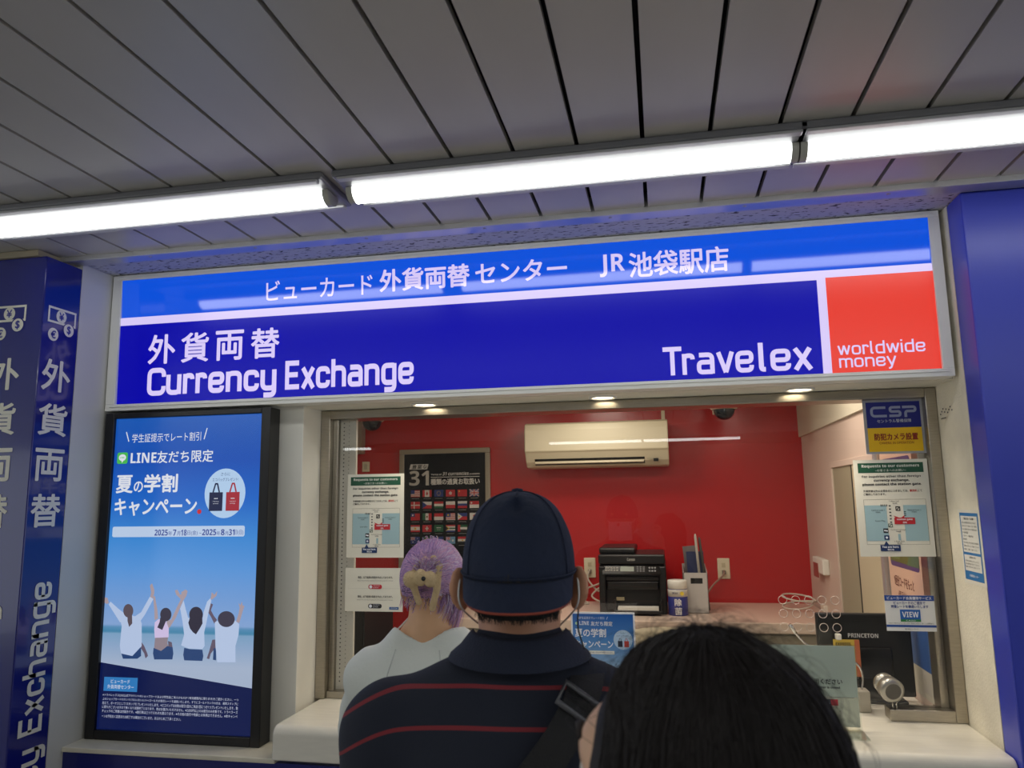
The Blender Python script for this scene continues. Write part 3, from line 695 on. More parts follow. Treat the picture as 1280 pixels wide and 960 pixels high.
# smudged rubber stamp on the wall
b = Board((XR - .0008, 2.84, 0), (0, -1, 0))
for k in range(9): b.rect(.03 + .013 * k, 1.985 + .004 * ((k * 7) % 5), .04 + .013 * k, 1.990 + .004 * ((k * 7) % 5), (70, 66, 60), 1)
for k in range(4): b.rect(.035 + .012 * k, 1.970, .043 + .012 * k, 1.974, (70, 66, 60), 1)
b.flush('ink_stamp', bpy.data.objects['wall_right'])

# ------------------------------------------------------------------ things on the service counter
def sframe(bd, w, h): return bd
th, b = sheet('counter_card', 'small summer campaign card standing on the counter right of the cap wearer', 'card stand', (-.338, 2.752, .9745), .224, .348, paper=(232, 234, 238), thick=.003)
gm = bpy.data.materials.new('card_sky'); gm.use_nodes = True; nt = gm.node_tree; p = nt.nodes['Principled BSDF']; p.inputs['Roughness'].default_value = .3
tc = nt.nodes.new('ShaderNodeTexCoord'); sp = nt.nodes.new('ShaderNodeSeparateXYZ'); r_ = nt.nodes.new('ShaderNodeValToRGB')
nt.links.new(tc.outputs['Generated'], sp.inputs[0]); nt.links.new(sp.outputs['Z'], r_.inputs[0]); nt.links.new(r_.outputs[0], p.inputs['Base Color'])
cr = r_.color_ramp
for q, cc in ((0, (190, 196, 200)), (.22, (168, 186, 196)), (.27, (128, 160, 186)), (.45, (146, 178, 210)), (.7, (84, 140, 204)), (1, (40, 96, 176))):
    e = cr.elements[0] if q == 0 else (cr.elements[-1] if q == 1 else cr.elements.new(q)); e.position = q; e.color = lin(cc)
b.rect(.006, .006, .218, .342, gm, 1); b.flush('picture', th)
b.poly([(.006, .006), (.218, .006), (.218, .058), (.006, .082)], (20, 70, 140), 1.5); b.flush('blue_band', th)
b.text('学生証提示でレート割引', .074, .324, .009, WT, 3, w=.088, align='c'); b.line((.026, .333), (.030, .324), .0015, WT, 3); b.line((.130, .333), (.126, .324), .0015, WT, 3)
b.disc(.020, .3095, .005, (190, 226, 190), 3); b.text('LINE', .030, .304, .013, WT, 3, w=.034, bold=.03); b.text('友だち限定', .070, .302, .015, WT, 3, w=.076, bold=.02)
b.text('夏の学割', .014, .264, .028, WT, 3, w=.108, bold=.025); b.text('キャンペーン', .014, .226, .026, WT, 3, w=.132, bold=.025); b.flush('lettering', th)
b.rect(.014, .206, .150, .218, (226, 228, 222), 3); b.text('2025年7月18日(金)~2025年8月31日(日)', .082, .209, .0055, (60, 70, 120), 4, w=.12, align='c'); b.flush('date_bar', th)
b.disc(.181, .256, .033, (176, 204, 232), 3); b.text('さらに', .181, .275, .005, (40, 60, 110), 4, align='c'); b.text('エコバッグプレゼント!', .181, .267, .0045, (40, 60, 110), 4, w=.046, align='c')
for u, col in ((.171, (34, 44, 66)), (.193, (190, 66, 58))):
    b.rect(u - .008, .232, u + .008, .252, col, 4); b.line((u - .004, .252), (u - .0015, .262), .0015, col, 4); b.line((u + .004, .252), (u + .0015, .262), .0015, col, 4)
b.flush('round_badge', th)
figures(b, lambda X, Y: (.016 + X * .00016, .197 - Y * .00018 - .018), th, 4, 1.05)
m = MB(); m.add([(-.30, 2.756, .975), (-.15, 2.756, .975), (-.15, 2.84, .975), (-.30, 2.84, .975), (-.25, 2.756, 1.22), (-.20, 2.756, 1.22)], [(0, 1, 2, 3), (0, 3, 4), (1, 5, 2), (3, 2, 5, 4)]); m.build('easel_back', pm((190, 190, 188)), th)

# acrylic "counter closed" stand
ac = thing('acrylic_sign_stand', 'clear acrylic stand with a frosted counter closed notice on the counter', 'sign stand', (.4, 2.7, .9745))
X0, X1 = .17, .592
MB().box(X0, X1, 2.700, 2.7035, .976, 1.238).build('clear_plate', M_acryl, ac)
MB().box(X0, X1, 2.600, 2.7, .9745, .9785).build('base_plate', M_acryl, ac)
MB().box(X0 + .004, X1 - .004, 2.704, 2.7055, 1.075, 1.234).build('frosted_sheet', mat('frosted_sheet', (206, 214, 208), .35), ac)
MB().box(X0 + .004, X1 - .004, 2.704, 2.7055, .985, 1.073).build('lower_sheet', mat('lower_sheet', (224, 222, 208), .4), ac)
b = Board((X0, 2.6995, .976))
b.text('窓口をご利用ください', .372, .139, .017, (40, 42, 44), 1, w=.175, bold=.02, align='r'); b.text('Sorry, this counter is closed.', .366, .124, .009, (60, 62, 64), 1, w=.13, bold=.02, align='r'); b.flush('lettering', ac)
for k, l in enumerate(('ただいまこちらの窓口は', '閉鎖しております。恐れ入りますが', '隣の窓口へお回り', 'くださいますようお願いします')): b.text(l, .25 + .02 * (k % 2), .205 - .020 * k, .011, (184, 194, 188), .5, w=.13 - .01 * (k % 3))
b.flush('faint_lettering', ac)
b.rect(.283, .074, .333, .093, (70, 74, 80), 1); b.rect(.333, .074, .355, .093, (186, 60, 70), 1); b.stroke('Trave', .302, .0765, .007, WT, 2, w=.019); b.stroke('Lex', .3225, .0765, .007, WT, 2, w=.010); b.flush('logo_block', ac)

# speaking intercom: brushed can on wire legs
ic = thing('intercom_speaker', 'round silver intercom speaker with perforated face by the right sill', 'speaker', (.72, 2.84, 1.012))
ax = Vector((.16, -.93, -.18)).normalized(); c0 = Vector((.722, 2.815, 1.072))
M_can = mat('can_aluminium', (176, 174, 168), .34, metal=.85)
MB().lathe([(.030, -.075), (.034, -.07), (.036, -.045), (.030, -.043), (.030, -.036), (.038, -.034), (.040, -.004), (.038, 0), (.030, .002), (0, .002)], c0, ax, 32).build('body', M_can, ic, smooth=True)
MB().lathe([(.0265, .0022), (0, .0022)], c0, ax, 32).build('grille_plate', mat('grille_grey', (120, 118, 114), .4, metal=.6), ic)
m = MB(); u_ = ax.cross(Vector((0, 0, 1))).normalized(); v_ = u_.cross(ax)
for rr, n in ((0, 1), (.0045, 6), (.009, 12), (.0135, 18), (.018, 24), (.0225, 30)):
    for k in range(n):
        a = 2 * PI * k / n; m.lathe([(.0016, 0), (0, .0004)], c0 + (u_ * math.cos(a) + v_ * math.sin(a)) * rr + ax * .0026, ax, 6)
m.build('perforated_grille', M_dark, ic)
for dx in (.0, .012): MB().tube([c0 + Vector((dx, .01, -.036)), (c0.x + dx, 2.835, 1.03), (c0.x + dx + .002, 2.84, 1.0125)], .0016, 6).build('leg', M_chrome, ic)
# gooseneck microphone
mk = thing('gooseneck_microphone', 'silver gooseneck microphone behind the acrylic stand', 'microphone', (.66, 2.95, .9745))
MB().box(.635, .675, 2.92, 2.98, .9745, 1.045).build('base', mat('mic_base', (176, 170, 156), .4), mk, bevel=.004)
P = [(.655, 2.95, 1.045), (.662, 2.95, 1.085), (.650, 2.95, 1.125), (.60, 2.95, 1.160), (.53, 2.95, 1.18), (.485, 2.945, 1.192), (.462, 2.94, 1.213), (.442, 2.93, 1.238)]
def smooth_pts(P, n=6):
    P = [Vector(p) for p in P]; out = []
    for i in range(len(P) - 1):
        a, b, c, d = P[max(i - 1, 0)], P[i], P[i + 1], P[min(i + 2, len(P) - 1)]
        for k in range(n):
            t = k / n; out.append(.5 * ((2 * b) + (c - a) * t + (2 * a - 5 * b + 4 * c - d) * t * t + (3 * b - a - 3 * c + d) * t ** 3))
    return out + [P[-1]]
MB().tube(smooth_pts(P), .0036, 10).build('gooseneck', M_chrome, mk, smooth=True)
MB().tube([(.446, 2.932, 1.232), (.434, 2.927, 1.252), (.426, 2.923, 1.265)], [.0055, .0068, .006], 12).build('capsule', M_chrome, mk, smooth=True)
tag(MB().tube(smooth_pts([(.76, 2.92, .979), (.80, 2.93, .992), (.84, 2.915, .979), (.865, 2.90, .979)]), .0016, 6).build('loose_wire', M_chrome, None, smooth=True), 'thin loose wire lying on the sill below the card notice', 'wire')

# inside desk and monitor back
tag(MB().box(.25, .885, 2.986, 3.55, .925, .974).box(.27, .87, 2.99, 3.5, 0, .925).build('inside_desk', M_counter, bevel=.004), 'pale teller desk just inside the window', 'desk')
mo = thing('monitor', 'black monitor seen from behind, in the lower right of the window', 'monitor', (.70, 3.1, .974))
mx0, mx1 = .545, .872
MB().box(mx0, mx1, 3.09, 3.118, .99, 1.282).build('housing', M_black, mo, bevel=.006)
m = MB()
for r in range(4):
    for q in range(52): m.box(mx0 + .012 + q * .0058, mx0 + .0155 + q * .0058, 3.0885, 3.09, 1.245 + r * .008, 1.249 + r * .008)
m.build('vent_grille', M_dark, mo)
MB().box(.64, .80, 3.075, 3.09, 1.05, 1.165).build('mount_cover', M_blackgloss, mo, bevel=.008)
MB().box(.68, .75, 3.07, 3.10, .985, 1.06).box(.58, .83, 3.04, 3.2, .9745, .986).build('stand', M_black, mo, bevel=.004)
b = Board((mx0, 3.0745, .974))
b.o.y = 3.0892; b.text('PRINCETON', .108, .222, .015, (215, 215, 215), 1, w=.105, bold=.02); b.flush('lettering', mo)
tg = thing('hanging_tag', 'yellow and orange paper tag hanging from the monitor edge', 'tag', (.62, 3.07, 1.2))
p = at(1041, 799, 3.07); q = at(1076, 835, 3.07)
MB().box(p.x, q.x, 3.066, 3.070, q.z - .03, p.z).build('card', pm((206, 178, 70)), tg)
MB().box(q.x - .016, q.x + .001, 3.064, 3.066, q.z - .03, p.z).build('orange_strip', pm((192, 104, 66)), tg)
MB().box(p.x + .01, p.x + .03, 3.060, 3.085, p.z - .002, p.z + .02).build('clip', M_white, tg, bevel=.004)
b = Board((p.x, 3.0655, p.z)); b.text('EXPRESS', .008, -.022, .012, (50, 44, 30), 1, w=.052, bold=.03); b.text('2014', .012, -.038, .01, (90, 60, 36), 1, w=.034); b.flush('lettering', tg)

# ------------------------------------------------------------------ booth interior
zc = 1.054; yf = 4.31
bc = thing('back_counter', 'long pale counter with drawers along the red wall', 'counter', (-.5, 4.7, 0))
MB().box(-1.25, XI - .005, yf, YB - .002, zc - .055, zc).build('worktop', mat('worktop', (214, 192, 176), .3), bc, bevel=.004)
M_cab = mat('cabinet_grey', (168, 160, 142), .45)
for k in range(4):
    xa = -1.24 + k * .53
    MB().box(xa + .004, xa + .526, yf + .05, YB - .01, .02, zc - .056).build('cabinet_body', M_cab, bc)
    d = MB().box(xa + .010, xa + .520, yf + .035, yf + .05, .62, zc - .07).build('drawer', M_cab, bc, bevel=.003)
    for xx in (.06, .36): MB().lathe([(.014, 0), (.014, .012), (.009, .016), (0, .016)], (xa + xx, yf + .035, zc - .125), (0, -1, 0), 16).build('knob', mat('knob_dark', (86, 78, 66), .4), d, smooth=True)

# air conditioner
acn = thing('air_conditioner', 'cream wall-mounted air conditioner on the red back wall', 'air conditioner', (-.4, YB - .1, 2.05))
ya = 4.80; A0 = at(655, 531, ya); A1 = at(837, 581, ya); A2 = at(834, 523, ya)
ax0, ax1, az0, az1 = A0.x, A2.x, A1.z + .002, A2.z
H = az1 - az0
pf = [(YB, az1), (ya + .05, az1), (ya + .015, az1 - .012), (ya + .004, az1 - .05), (ya, az0 + H * .36), (ya + .010, az0 + H * .33), (ya + .016, az0 + H * .30), (ya + .05, az0 + .035), (ya + .085, az0 + .004), (ya + .12, az0), (YB, az0)]
MB().prism_x(pf, ax0, ax1).build('body', M_cream, acn, bevel=.006)
zs = az0 + H * .10
sl = MB(); sl.add([(ax0 + .06, ya + .035, az0 + H * .19), (ax1 - .15, ya + .035, az0 + H * .19), (ax1 - .15, ya + .066, az0 + H * .055), (ax0 + .06, ya + .066, az0 + H * .055)], [(0, 3, 2, 1)]); sl.build('air_slot', M_dark, acn)
MB().tube([(ax0 + .065, ya + .028, az0 + H * .10), (ax1 - .155, ya + .028, az0 + H * .10)], .007, 8).build('louvre', M_cream, acn)
MB().box(ax1 - .095, ax1 - .065, ya + .026, ya + .05, az0 + H * .085, az0 + H * .15).build('display_window', M_dark, acn)
b = Board((ax1, ya + .020, az0)); b.text('ROOM AIR', -.135, H * .13, .008, (110, 104, 90), 1, w=.04); b.flush('lettering', acn)
MB().box(ax1 - .035, ax1 - .012, YB - .03, YB, az1, 2.40).build('cable_duct', M_cream, acn)

# framed currencies poster
po = thing('framed_poster', 'black framed poster of national flags hanging on the red wall', 'poster', (-1.5, YB, 1.6))
yp = YB - .03
a = at(499, 563, yp); b1 = at(612, 559, yp); fx0, fx1, fz1 = a.x, b1.x, b1.z; fz0 = fz1 - .94
T = .035
MB().box(fx0, fx1, yp, YB - .001, fz1 - T, fz1).box(fx0, fx1, yp, YB - .001, fz0, fz0 + T).box(fx0, fx0 + T, yp, YB - .001, fz0 + T, fz1 - T).box(fx1 - T, fx1, yp, YB - .001, fz0 + T, fz1 - T).build('frame', mat('poster_frame', (150, 142, 126), .35), po, bevel=.006)
MB().box(fx0 + T, fx1 - T, yp + .012, YB - .002, fz0 + T, fz1 - T).build('print', mat('poster_black', (7, 8, 16), .12, spec=.25), po)
b = Board((0, yp + .0115, 0), rough=.3)
PW = (206, 206, 204)
def pt(body, xa, yb, xb, yt, rgb=PW, bold=0, slant=0, layer=2):
    p = at(xa, yb, yp); q = at(xb, yb, yp); r = at((xa + xb) / 2, yt, yp); r0 = at((xa + xb) / 2, yb, yp)
    b.text(body, p.x, (p.z + q.z) / 2, r.z - r0.z, rgb, layer, w=q.x - p.x, bold=bold, slant=slant)
p = at(511, 587, yp); q = at(535, 580, yp); b.poly([(p.x, p.z), (q.x - .01, p.z), (q.x, q.z), (p.x + .01, q.z)], PW, 1); pt('豊富な', 514, 586, 533, 581, (16, 16, 24), .02, .2)
pt('31', 511, 607, 535.5, 588.5, (186, 184, 178), .05)
pt('Variety of', 538, 594.5, 551, 592, bold=.02, slant=.2); pt('31 currencies', 552.5, 594, 585, 589.5, bold=.02, slant=.2); pt('available', 586, 593, 599, 591, bold=.02, slant=.2)
pa = at(538, 597, yp); pb = at(599, 595.5, yp); b.rect(pa.x, pa.z, pb.x, pa.z + .004, PW, 2)
pt('種類の通貨お取扱い', 538, 605.5, 599, 598, bold=.03); b.flush('lettering', po)
R_, W_, B_, G_, Y_, K_ = (176, 30, 42), (206, 204, 200), (26, 48, 118), (20, 84, 52), (204, 168, 40), (20, 20, 22)
def flag(kind, u, v, w, h):
    def hs(cols):
        n = len(cols)
        for i, cc in enumerate(cols): b.rect(u, v + h - h * (i + 1) / n, u + w, v + h - h * i / n, cc, 1)
    def vsx(cols):
        n = len(cols)
        for i, cc in enumerate(cols): b.rect(u + w * i / n, v, u + w * (i + 1) / n, v + h, cc, 1)
    def cross(cc, cu, t, L=2): b.rect(u + w * cu - t / 2, v, u + w * cu + t / 2, v + h, cc, L); b.rect(u, v + h / 2 - t / 2, u + w, v + h / 2 + t / 2, cc, L)
    def dot(cc, cu, cv, r, L=3): b.disc(u + w * cu, v + h * cv, r * h, cc, L, n=14)
    def uj(uu, vv, ww, hh, L=2):
        b.rect(uu, vv, uu + ww, vv + hh, B_, L)
        for s in (0, 1):
            p_, q_ = ((uu, vv), (uu + ww, vv + hh)) if s else ((uu, vv + hh), (uu + ww, vv)); b.line(p_, q_, hh * .16, W_, L + .2); b.line(p_, q_, hh * .06, R_, L + .4)
        for t_, cc, l_ in ((.3, W_, .6), (.16, R_, .8)):
            b.rect(uu + ww / 2 - hh * t_ / 2, vv, uu + ww / 2 + hh * t_ / 2, vv + hh, cc, L + l_); b.rect(uu, vv + hh / 2 - hh * t_ / 2, uu + ww, vv + hh / 2 + hh * t_ / 2, cc, L + l_)
    if kind == 'us': hs([R_, W_, R_, W_, R_, W_, R_, W_, R_]); b.rect(u, v + h * .45, u + w * .42, v + h, B_, 2)
    elif kind == 'ca': vsx([R_, W_, W_, R_]); b.poly([(u + w * .5, v + h * .2), (u + w * .62, v + h * .45), (u + w * .5, v + h * .85), (u + w * .38, v + h * .45)], R_, 2)
    elif kind == 'eu':
        hs([B_])
        for k in range(12): dot(Y_, .5 + .2 * math.cos(k * PI / 6), .5 + .3 * math.sin(k * PI / 6), .045)
    elif kind == 'hk': hs([R_]); [dot(W_, .5 + .1 * math.cos(k * 2 * PI / 5 + 1.6), .5 + .16 * math.sin(k * 2 * PI / 5 + 1.6), .1) for k in range(5)]
    elif kind == 'cn': hs([R_]); dot(Y_, .18, .75, .12)
    elif kind == 'gb': uj(u, v, w, h, 1)
    elif kind == 'dk': hs([R_]); cross(W_, .37, h * .15)
    elif kind == 'cz': hs([W_, R_]); b.poly([(u, v), (u + w * .5, v + h / 2), (u, v + h)], B_, 2)
    elif kind == 'hu': hs([R_, W_, G_])
    elif kind == 'pl': hs([W_, R_])
    elif kind == 'ru': hs([W_, B_, R_])
    elif kind == 'sg': hs([R_, W_]); dot(W_, .2, .75, .13)
    elif kind == 'tw': hs([R_]); b.rect(u, v + h * .5, u + w * .45, v + h, B_, 2); dot(W_, .22, .75, .13)
    elif kind == 'mx': vsx([G_, W_, R_]); dot((110, 90, 50), .5, .5, .14)
    elif kind == 'id': hs([R_, W_])
    elif kind == 'my': hs([R_, W_] * 5); b.rect(u, v + h * .45, u + w * .5, v + h, B_, 2); dot(Y_, .25, .72, .14)
    elif kind == 'ph': hs([B_, R_]); b.poly([(u, v), (u + w * .5, v + h / 2), (u, v + h)], W_, 2); dot(Y_, .16, .5, .12)
    elif kind == 'pf': hs([R_, W_, W_, R_]); dot(Y_, .5, .5, .16)
    elif kind == 'ch': hs([R_]); b.rect(u + w * .44, v + h * .2, u + w * .56, v + h * .8, W_, 2); b.rect(u + w * .32, v + h * .41, u + w * .68, v + h * .59, W_, 2)
    elif kind == 'sa': hs([G_]); b.rect(u + w * .25, v + h * .55, u + w * .75, v + h * .65, W_, 2); b.rect(u + w * .3, v + h * .3, u + w * .7, v + h * .34, W_, 2)
    elif kind == 'za': hs([R_, W_, G_, W_, B_]); b.poly([(u, v + h * .1), (u + w * .4, v + h / 2), (u, v + h * .9)], Y_, 2); b.poly([(u, v + h * .2), (u + w * .3, v + h / 2), (u, v + h * .8)], K_, 3)
    elif kind == 'ae': hs([G_, W_, K_]); b.rect(u, v, u + w * .27, v + h, R_, 2)
    elif kind in ('au', 'nz'): hs([B_]); uj(u, v + h * .5, w * .5, h * .5, 2); dot(W_, .75, .75, .06); dot(W_, .75, .3, .06); dot(W_, .25, .25, .08)
    elif kind == 'br': hs([G_]); b.poly([(u + w * .1, v + h / 2), (u + w / 2, v + h * .1), (u + w * .9, v + h / 2), (u + w / 2, v + h * .9)], Y_, 2); dot(B_, .5, .5, .2)
    elif kind == 'se': hs([B_]); cross(Y_, .37, h * .17)
    elif kind == 'fj': hs([(104, 150, 184)]); uj(u, v + h * .5, w * .5, h * .5, 2); dot(W_, .75, .45, .16)
    elif kind == 'eg': hs([R_, W_, K_]); dot(Y_, .5, .5, .12)
    elif kind == 'th': hs([R_, W_, B_, B_, W_, R_])
    elif kind == 'kr': hs([W_]); dot(R_, .5, .55, .2); dot(B_, .5, .42, .16)
    elif kind == 'vn': hs([R_]); dot(Y_, .5, .5, .2)
    elif kind == 'no': hs([R_]); cross(W_, .37, h * .24); cross(B_, .37, h * .12, 3)
    b.rect(u + w * .1, v - h * .28, u + w * .9, v - h * .2, (120, 120, 118), 1)
rows = [['us', 'ca', 'eu', 'hk', 'cn', 'gb'], ['dk', 'cz', 'hu', 'pl', 'ru', 'sg'], ['tw', 'mx', 'id', 'my', 'ph', 'kr'], ['pf', 'ch', 'sa', 'za', 'ae', 'th'], ['au', 'br', 'se', 'fj', 'eg', 'vn'], ['nz']]
o0 = at(513, 621.5, yp); o1 = at(586.5, 620.5, yp); dv = at(513, 621.5, yp).z - at(513, 636, yp).z
for r_i, row in enumerate(rows):
    for q_i, kd in enumerate(row):
        u = o0.x + (o1.x - o0.x) * q_i / 5; flag(kd, u, o0.z - dv * r_i, .066, dv * .59); b.flush('flag_print', po)

# sockets, cords
gs = 'power sockets on the red wall'
SOCK = []
for (xa, ya_, xb, yb_, lab) in ((730, 697, 745, 722, 'cream wall socket with plugged cords left of the printer'), (896, 697, 913, 724, 'cream wall socket with plugged cord right of the file box')):
    p = at(xa, ya_, YB); q = at(xb, yb_, YB)
    s = sk = thing('wall_socket', lab, 'socket', ((p.x + q.x) / 2, YB, (p.z + q.z) / 2), gs); cx, cz = s.location.x, s.location.z; SOCK.append(s)
    MB().box(cx - .038, cx + .038, YB - .012, YB - .0005, cz - .064, cz + .064).build('plate', M_cream, s, bevel=.004)
    for dz in (-.022, .022): MB().box(cx - .012, cx + .012, YB - .014, YB - .011, cz + dz - .014, cz + dz + .014).build('outlet', mat('outlet_cream', (190, 180, 150), .5), s, bevel=.002)
    MB().box(cx - .011, cx + .011, YB - .04, YB - .012, cz - .034, cz - .010).build('plug', mat('plug_grey', (120, 116, 108), .5), s, bevel=.003)
CORDS = []; cord = mat('cord_white', (200, 190, 176), .45)
s1 = at(737, 712, YB - .04); f1 = at(722, 752, 5.0)
for k, (lab, P) in enumerate((('pale power cord curling down from the left wall socket', [s1, s1 + Vector((-.01, -.02, -.06)), s1 + Vector((.06, -.05, -.13)), (s1.x + .10, 4.98, zc + .12), (s1.x + .02, 4.95, zc + .05), (s1.x + .12, 4.9, zc + .006)]),
               ('pale cord running sideways to the printer', [(s1.x - .22, 5.0, zc + .006), (s1.x - .16, 5.0, zc + .10), s1 + Vector((-.05, -.03, -.12)), (s1.x + .06, 5.0, s1.z - .085), (s1.x + .13, 4.95, s1.z - .05)]),
               ('tangle of pale cord lying on the back counter', [(s1.x - .30, 4.98, zc + .006), (s1.x - .2, 4.92, zc + .02), (s1.x - .1, 5.0, zc + .03), (s1.x, 4.93, zc + .006), (s1.x - .12, 4.88, zc + .02), (s1.x - .25, 4.94, zc + .008)]))):
    CORDS.append((smooth_pts(P), k))
s2 = at(905, 713, YB - .04)
(MB().tube(smooth_pts([s2, s2 + Vector((-.01, -.02, -.03)), (s2.x - .08, 5.0, s2.z - .09), (s2.x - .16, 4.95, s2.z - .19), (s2.x - .2, 4.9, zc + .006)]), .006, 7).build('power_cord', mat('cord_grey', (150, 120, 104), .5), SOCK[1], smooth=True))
p = at(1000, 752, 4.75)
P = []
for k in range(40):
    a = k / 40 * 4 * PI; P.append((p.x + .10 * math.cos(a) * (1 - .2 * (k % 20) / 20), 4.8 + .07 * math.sin(a), zc + .05 + .03 * math.sin(a * .5) + .012 * math.sin(a)))
tag(MB().tube(P, .005, 7).build('coiled_cord', cord, None, smooth=True), 'white coiled cord at the right end of the back counter', 'cord')
tag(MB().box(p.x + .11, p.x + .20, 4.66, 4.75, zc, zc + .045).build('power_adapter', mat('adapter_white', (214, 204, 190), .4), None, bevel=.006), 'small white adapter box beside the coiled cord', 'adapter')

# printer
yq = 4.55
a = at(747, 685, yq); c2 = at(835, 768, yq)
qx0, qx1, qz = a.x, c2.x, a.z
prn = thing('printer', 'black multifunction laser printer on the back counter', 'printer', ((qx0 + qx1) / 2, 4.75, zc))
w = qx1 - qx0; h = qz - zc
MB().box(qx0, qx1, yq + .05, 5.0, zc + .012, zc + h * .74).box(qx0 + .002, qx0 + .04, yq, yq + .06, zc, zc + h * .72).box(qx1 - .04, qx1 - .002, yq, yq + .06, zc, zc + h * .72).box(qx0 + .04, qx1 - .04, yq + .006, yq + .06, zc + h * .50, zc + h * .58).build('body', M_black, prn, bevel=.008)
MB().box(qx0, qx1 - .004, yq + .01, 5.0, zc + h * .745, zc + h * .90).build('scanner_lid', M_black, prn, bevel=.01)
MB().box(qx0 + .004, qx0 + w * .56, yq + .03, 4.98, zc + h * .90, zc + h).build('document_feeder', M_black, prn, bevel=.012)
cp = MB(); cp.add([(qx0 + .025, yq - .014, zc + h * .61), (qx1 - .03, yq - .014, zc + h * .61), (qx1 - .03, yq + .02, zc + h * .735), (qx0 + .025, yq + .02, zc + h * .735)], [(0, 1, 2, 3)]); cp.box(qx0 + .025, qx1 - .03, yq - .012, yq + .05, zc + h * .585, zc + h * .61)
cpo = cp.build('control_panel', M_blackgloss, prn)
ang = math.atan2(.034, h * .125)
bb = Board((qx0, yq - .0145, zc + h * .61), (1, 0, 0), (0, math.sin(ang), math.cos(ang)))
bb.rect(w * .33, .016, w * .53, .048, (130, 138, 128), 1); bb.flush('lcd_screen', cpo)
for k in range(12): bb.rect(w * .57 + (k % 3) * w * .045, .014 + (k // 3) * .010, w * .57 + (k % 3) * w * .045 + w * .03, .020 + (k // 3) * .010, (92, 92, 94), 1)
for k in range(10): bb.rect(w * .10 + (k % 5) * w * .042, .018 + (k // 5) * .016, w * .10 + (k % 5) * w * .042 + w * .03, .028 + (k // 5) * .016, (120, 116, 108), 1)
for k in range(6): bb.disc(w * .76 + (k % 3) * w * .04, .02 + (k // 3) * .02, .006, (110, 110, 112), 1)
bb.flush('button', cpo)
bb = Board((qx0, yq + .0095, zc)); bb.text('Canon', w * .49, h * .80, .017, (176, 176, 172), 1, w=w * .115, bold=.03, align='c'); bb.flush('lettering', prn)
MB().box(qx0 + .045, qx1 - .045, yq + .02, yq + .055, zc + h * .36, zc + h * .49).build('front_cover', M_blackgloss, prn, bevel=.006)
MB().box(qx0 + .10, qx0 + .145, yq + .014, yq + .02, zc + h * .20, zc + h * .25).build('sticker', pm((150, 138, 110)), prn)
tr = MB().box(qx0 + .09, qx1 - .03, yq - .07, yq + .03, zc + .012, zc + .03).box(qx0 + .09, qx0 + .10, yq - .07, yq + .03, zc + .03, zc + .09).box(qx1 - .04, qx1 - .03, yq - .07, yq + .03, zc + .03, zc + .09).build('paper_tray', M_black, prn, bevel=.003)
MB().box(qx0 + .11, qx1 - .05, yq - .062, yq + .02, zc + .03, zc + .045).build('paper_stack', pm((206, 204, 196)), tr)

for P, k in CORDS: MB().tube(P, .006, 7).build('power_cord', cord, prn if k == 1 else SOCK[0], smooth=True)
# wipes canister
yw = 4.50; a = at(834, 726, yw); c2 = at(861, 768, yw); rw = (c2.x - a.x) / 2; cx = (a.x + c2.x) / 2
wp = thing('wipes_canister', 'white and blue canister of disinfecting wipes beside the printer', 'canister', (cx, yw + rw, zc))
hw = a.z - zc; cy = yw + rw
MB().lathe([(0, .0), (rw * .98, 0), (rw, .004), (rw, hw * .74), (rw * .97, hw * .75)], (cx, cy, zc), n=36).build('tub', mat('wipes_label', (52, 58, 130), .35), wp, smooth=True)
MB().lathe([(rw * 1.004, hw * .54), (rw * 1.006, hw * .54), (rw * 1.006, hw * .735), (rw * 1.0, hw * .74)], (cx, cy, zc), n=36).build('white_label_band', mat('wipes_white', (214, 212, 206), .4), wp, smooth=True)
MB().lathe([(rw * .96, hw * .755), (rw * .99, hw * .76), (rw * .99, hw * .97), (rw * .95, hw), (rw * .4, hw), (0, hw)], (cx, cy, zc), n=36).build('lid', mat('wipes_lid', (226, 224, 216), .35), wp, smooth=True)
b = Board((cx, cy - rw - .0015, zc))
for k, ch in enumerate('除菌'): b.text(ch, 0, hw * (.29 - .25 * k), hw * .20, (226, 226, 226), 2, align='c', bold=.02)
b.disc(rw * .42, hw * .64, rw * .2, (216, 190, 60), 2); b.text('Wet', -rw * .3, hw * .62, hw * .06, (60, 60, 90), 2, align='c', bold=.02); b.flush('lettering', wp)

# file box with papers and pens
yb_ = 4.62; a = at(854, 716, yb_); c2 = at(887, 768, yb_); bx0, bx1, bz = a.x, c2.x, a.z
fb = thing('file_box', 'translucent white file box with handle hole on the back counter', 'file box', ((bx0 + bx1) / 2, yb_ + .12, zc))
M_pp = mat('frosted_plastic', (196, 192, 188), .35, alpha=.82)
zt = bz; zb2 = at(870, 705, yb_ + .2).z
m = MB().box(bx0, bx1, yb_ + .24, yb_ + .245, zc, zb2).box(bx0, bx1, yb_, yb_ + .245, zc, zc + .004)
for xx in (bx0, bx1 - .004): m.add([(xx, yb_, zc), (xx, yb_ + .245, zc), (xx, yb_ + .245, zb2), (xx, yb_, zt), (xx + .004, yb_, zc), (xx + .004, yb_ + .245, zc), (xx + .004, yb_ + .245, zb2), (xx + .004, yb_, zt)], [(0, 1, 2, 3), (7, 6, 5, 4), (0, 4, 5, 1), (2, 6, 7, 3), (3, 7, 4, 0), (1, 5, 6, 2)])
hx0, hx1, hz0, hz1 = bx0 + .040, bx0 + .108, zt - .062, zt - .03
m.box(bx0, hx0, yb_, yb_ + .004, zc, zt).box(hx1, bx1, yb_, yb_ + .004, zc, zt).box(hx0, hx1, yb_, yb_ + .004, zc, hz0).box(hx0, hx1, yb_, yb_ + .004, hz1, zt)
m.build('box', M_pp, fb)
MB().box(hx0, hx1, yb_ + .004, yb_ + .008, hz0 - .004, hz1 + .004).build('handle_shadow_gap', M_dark, fb)
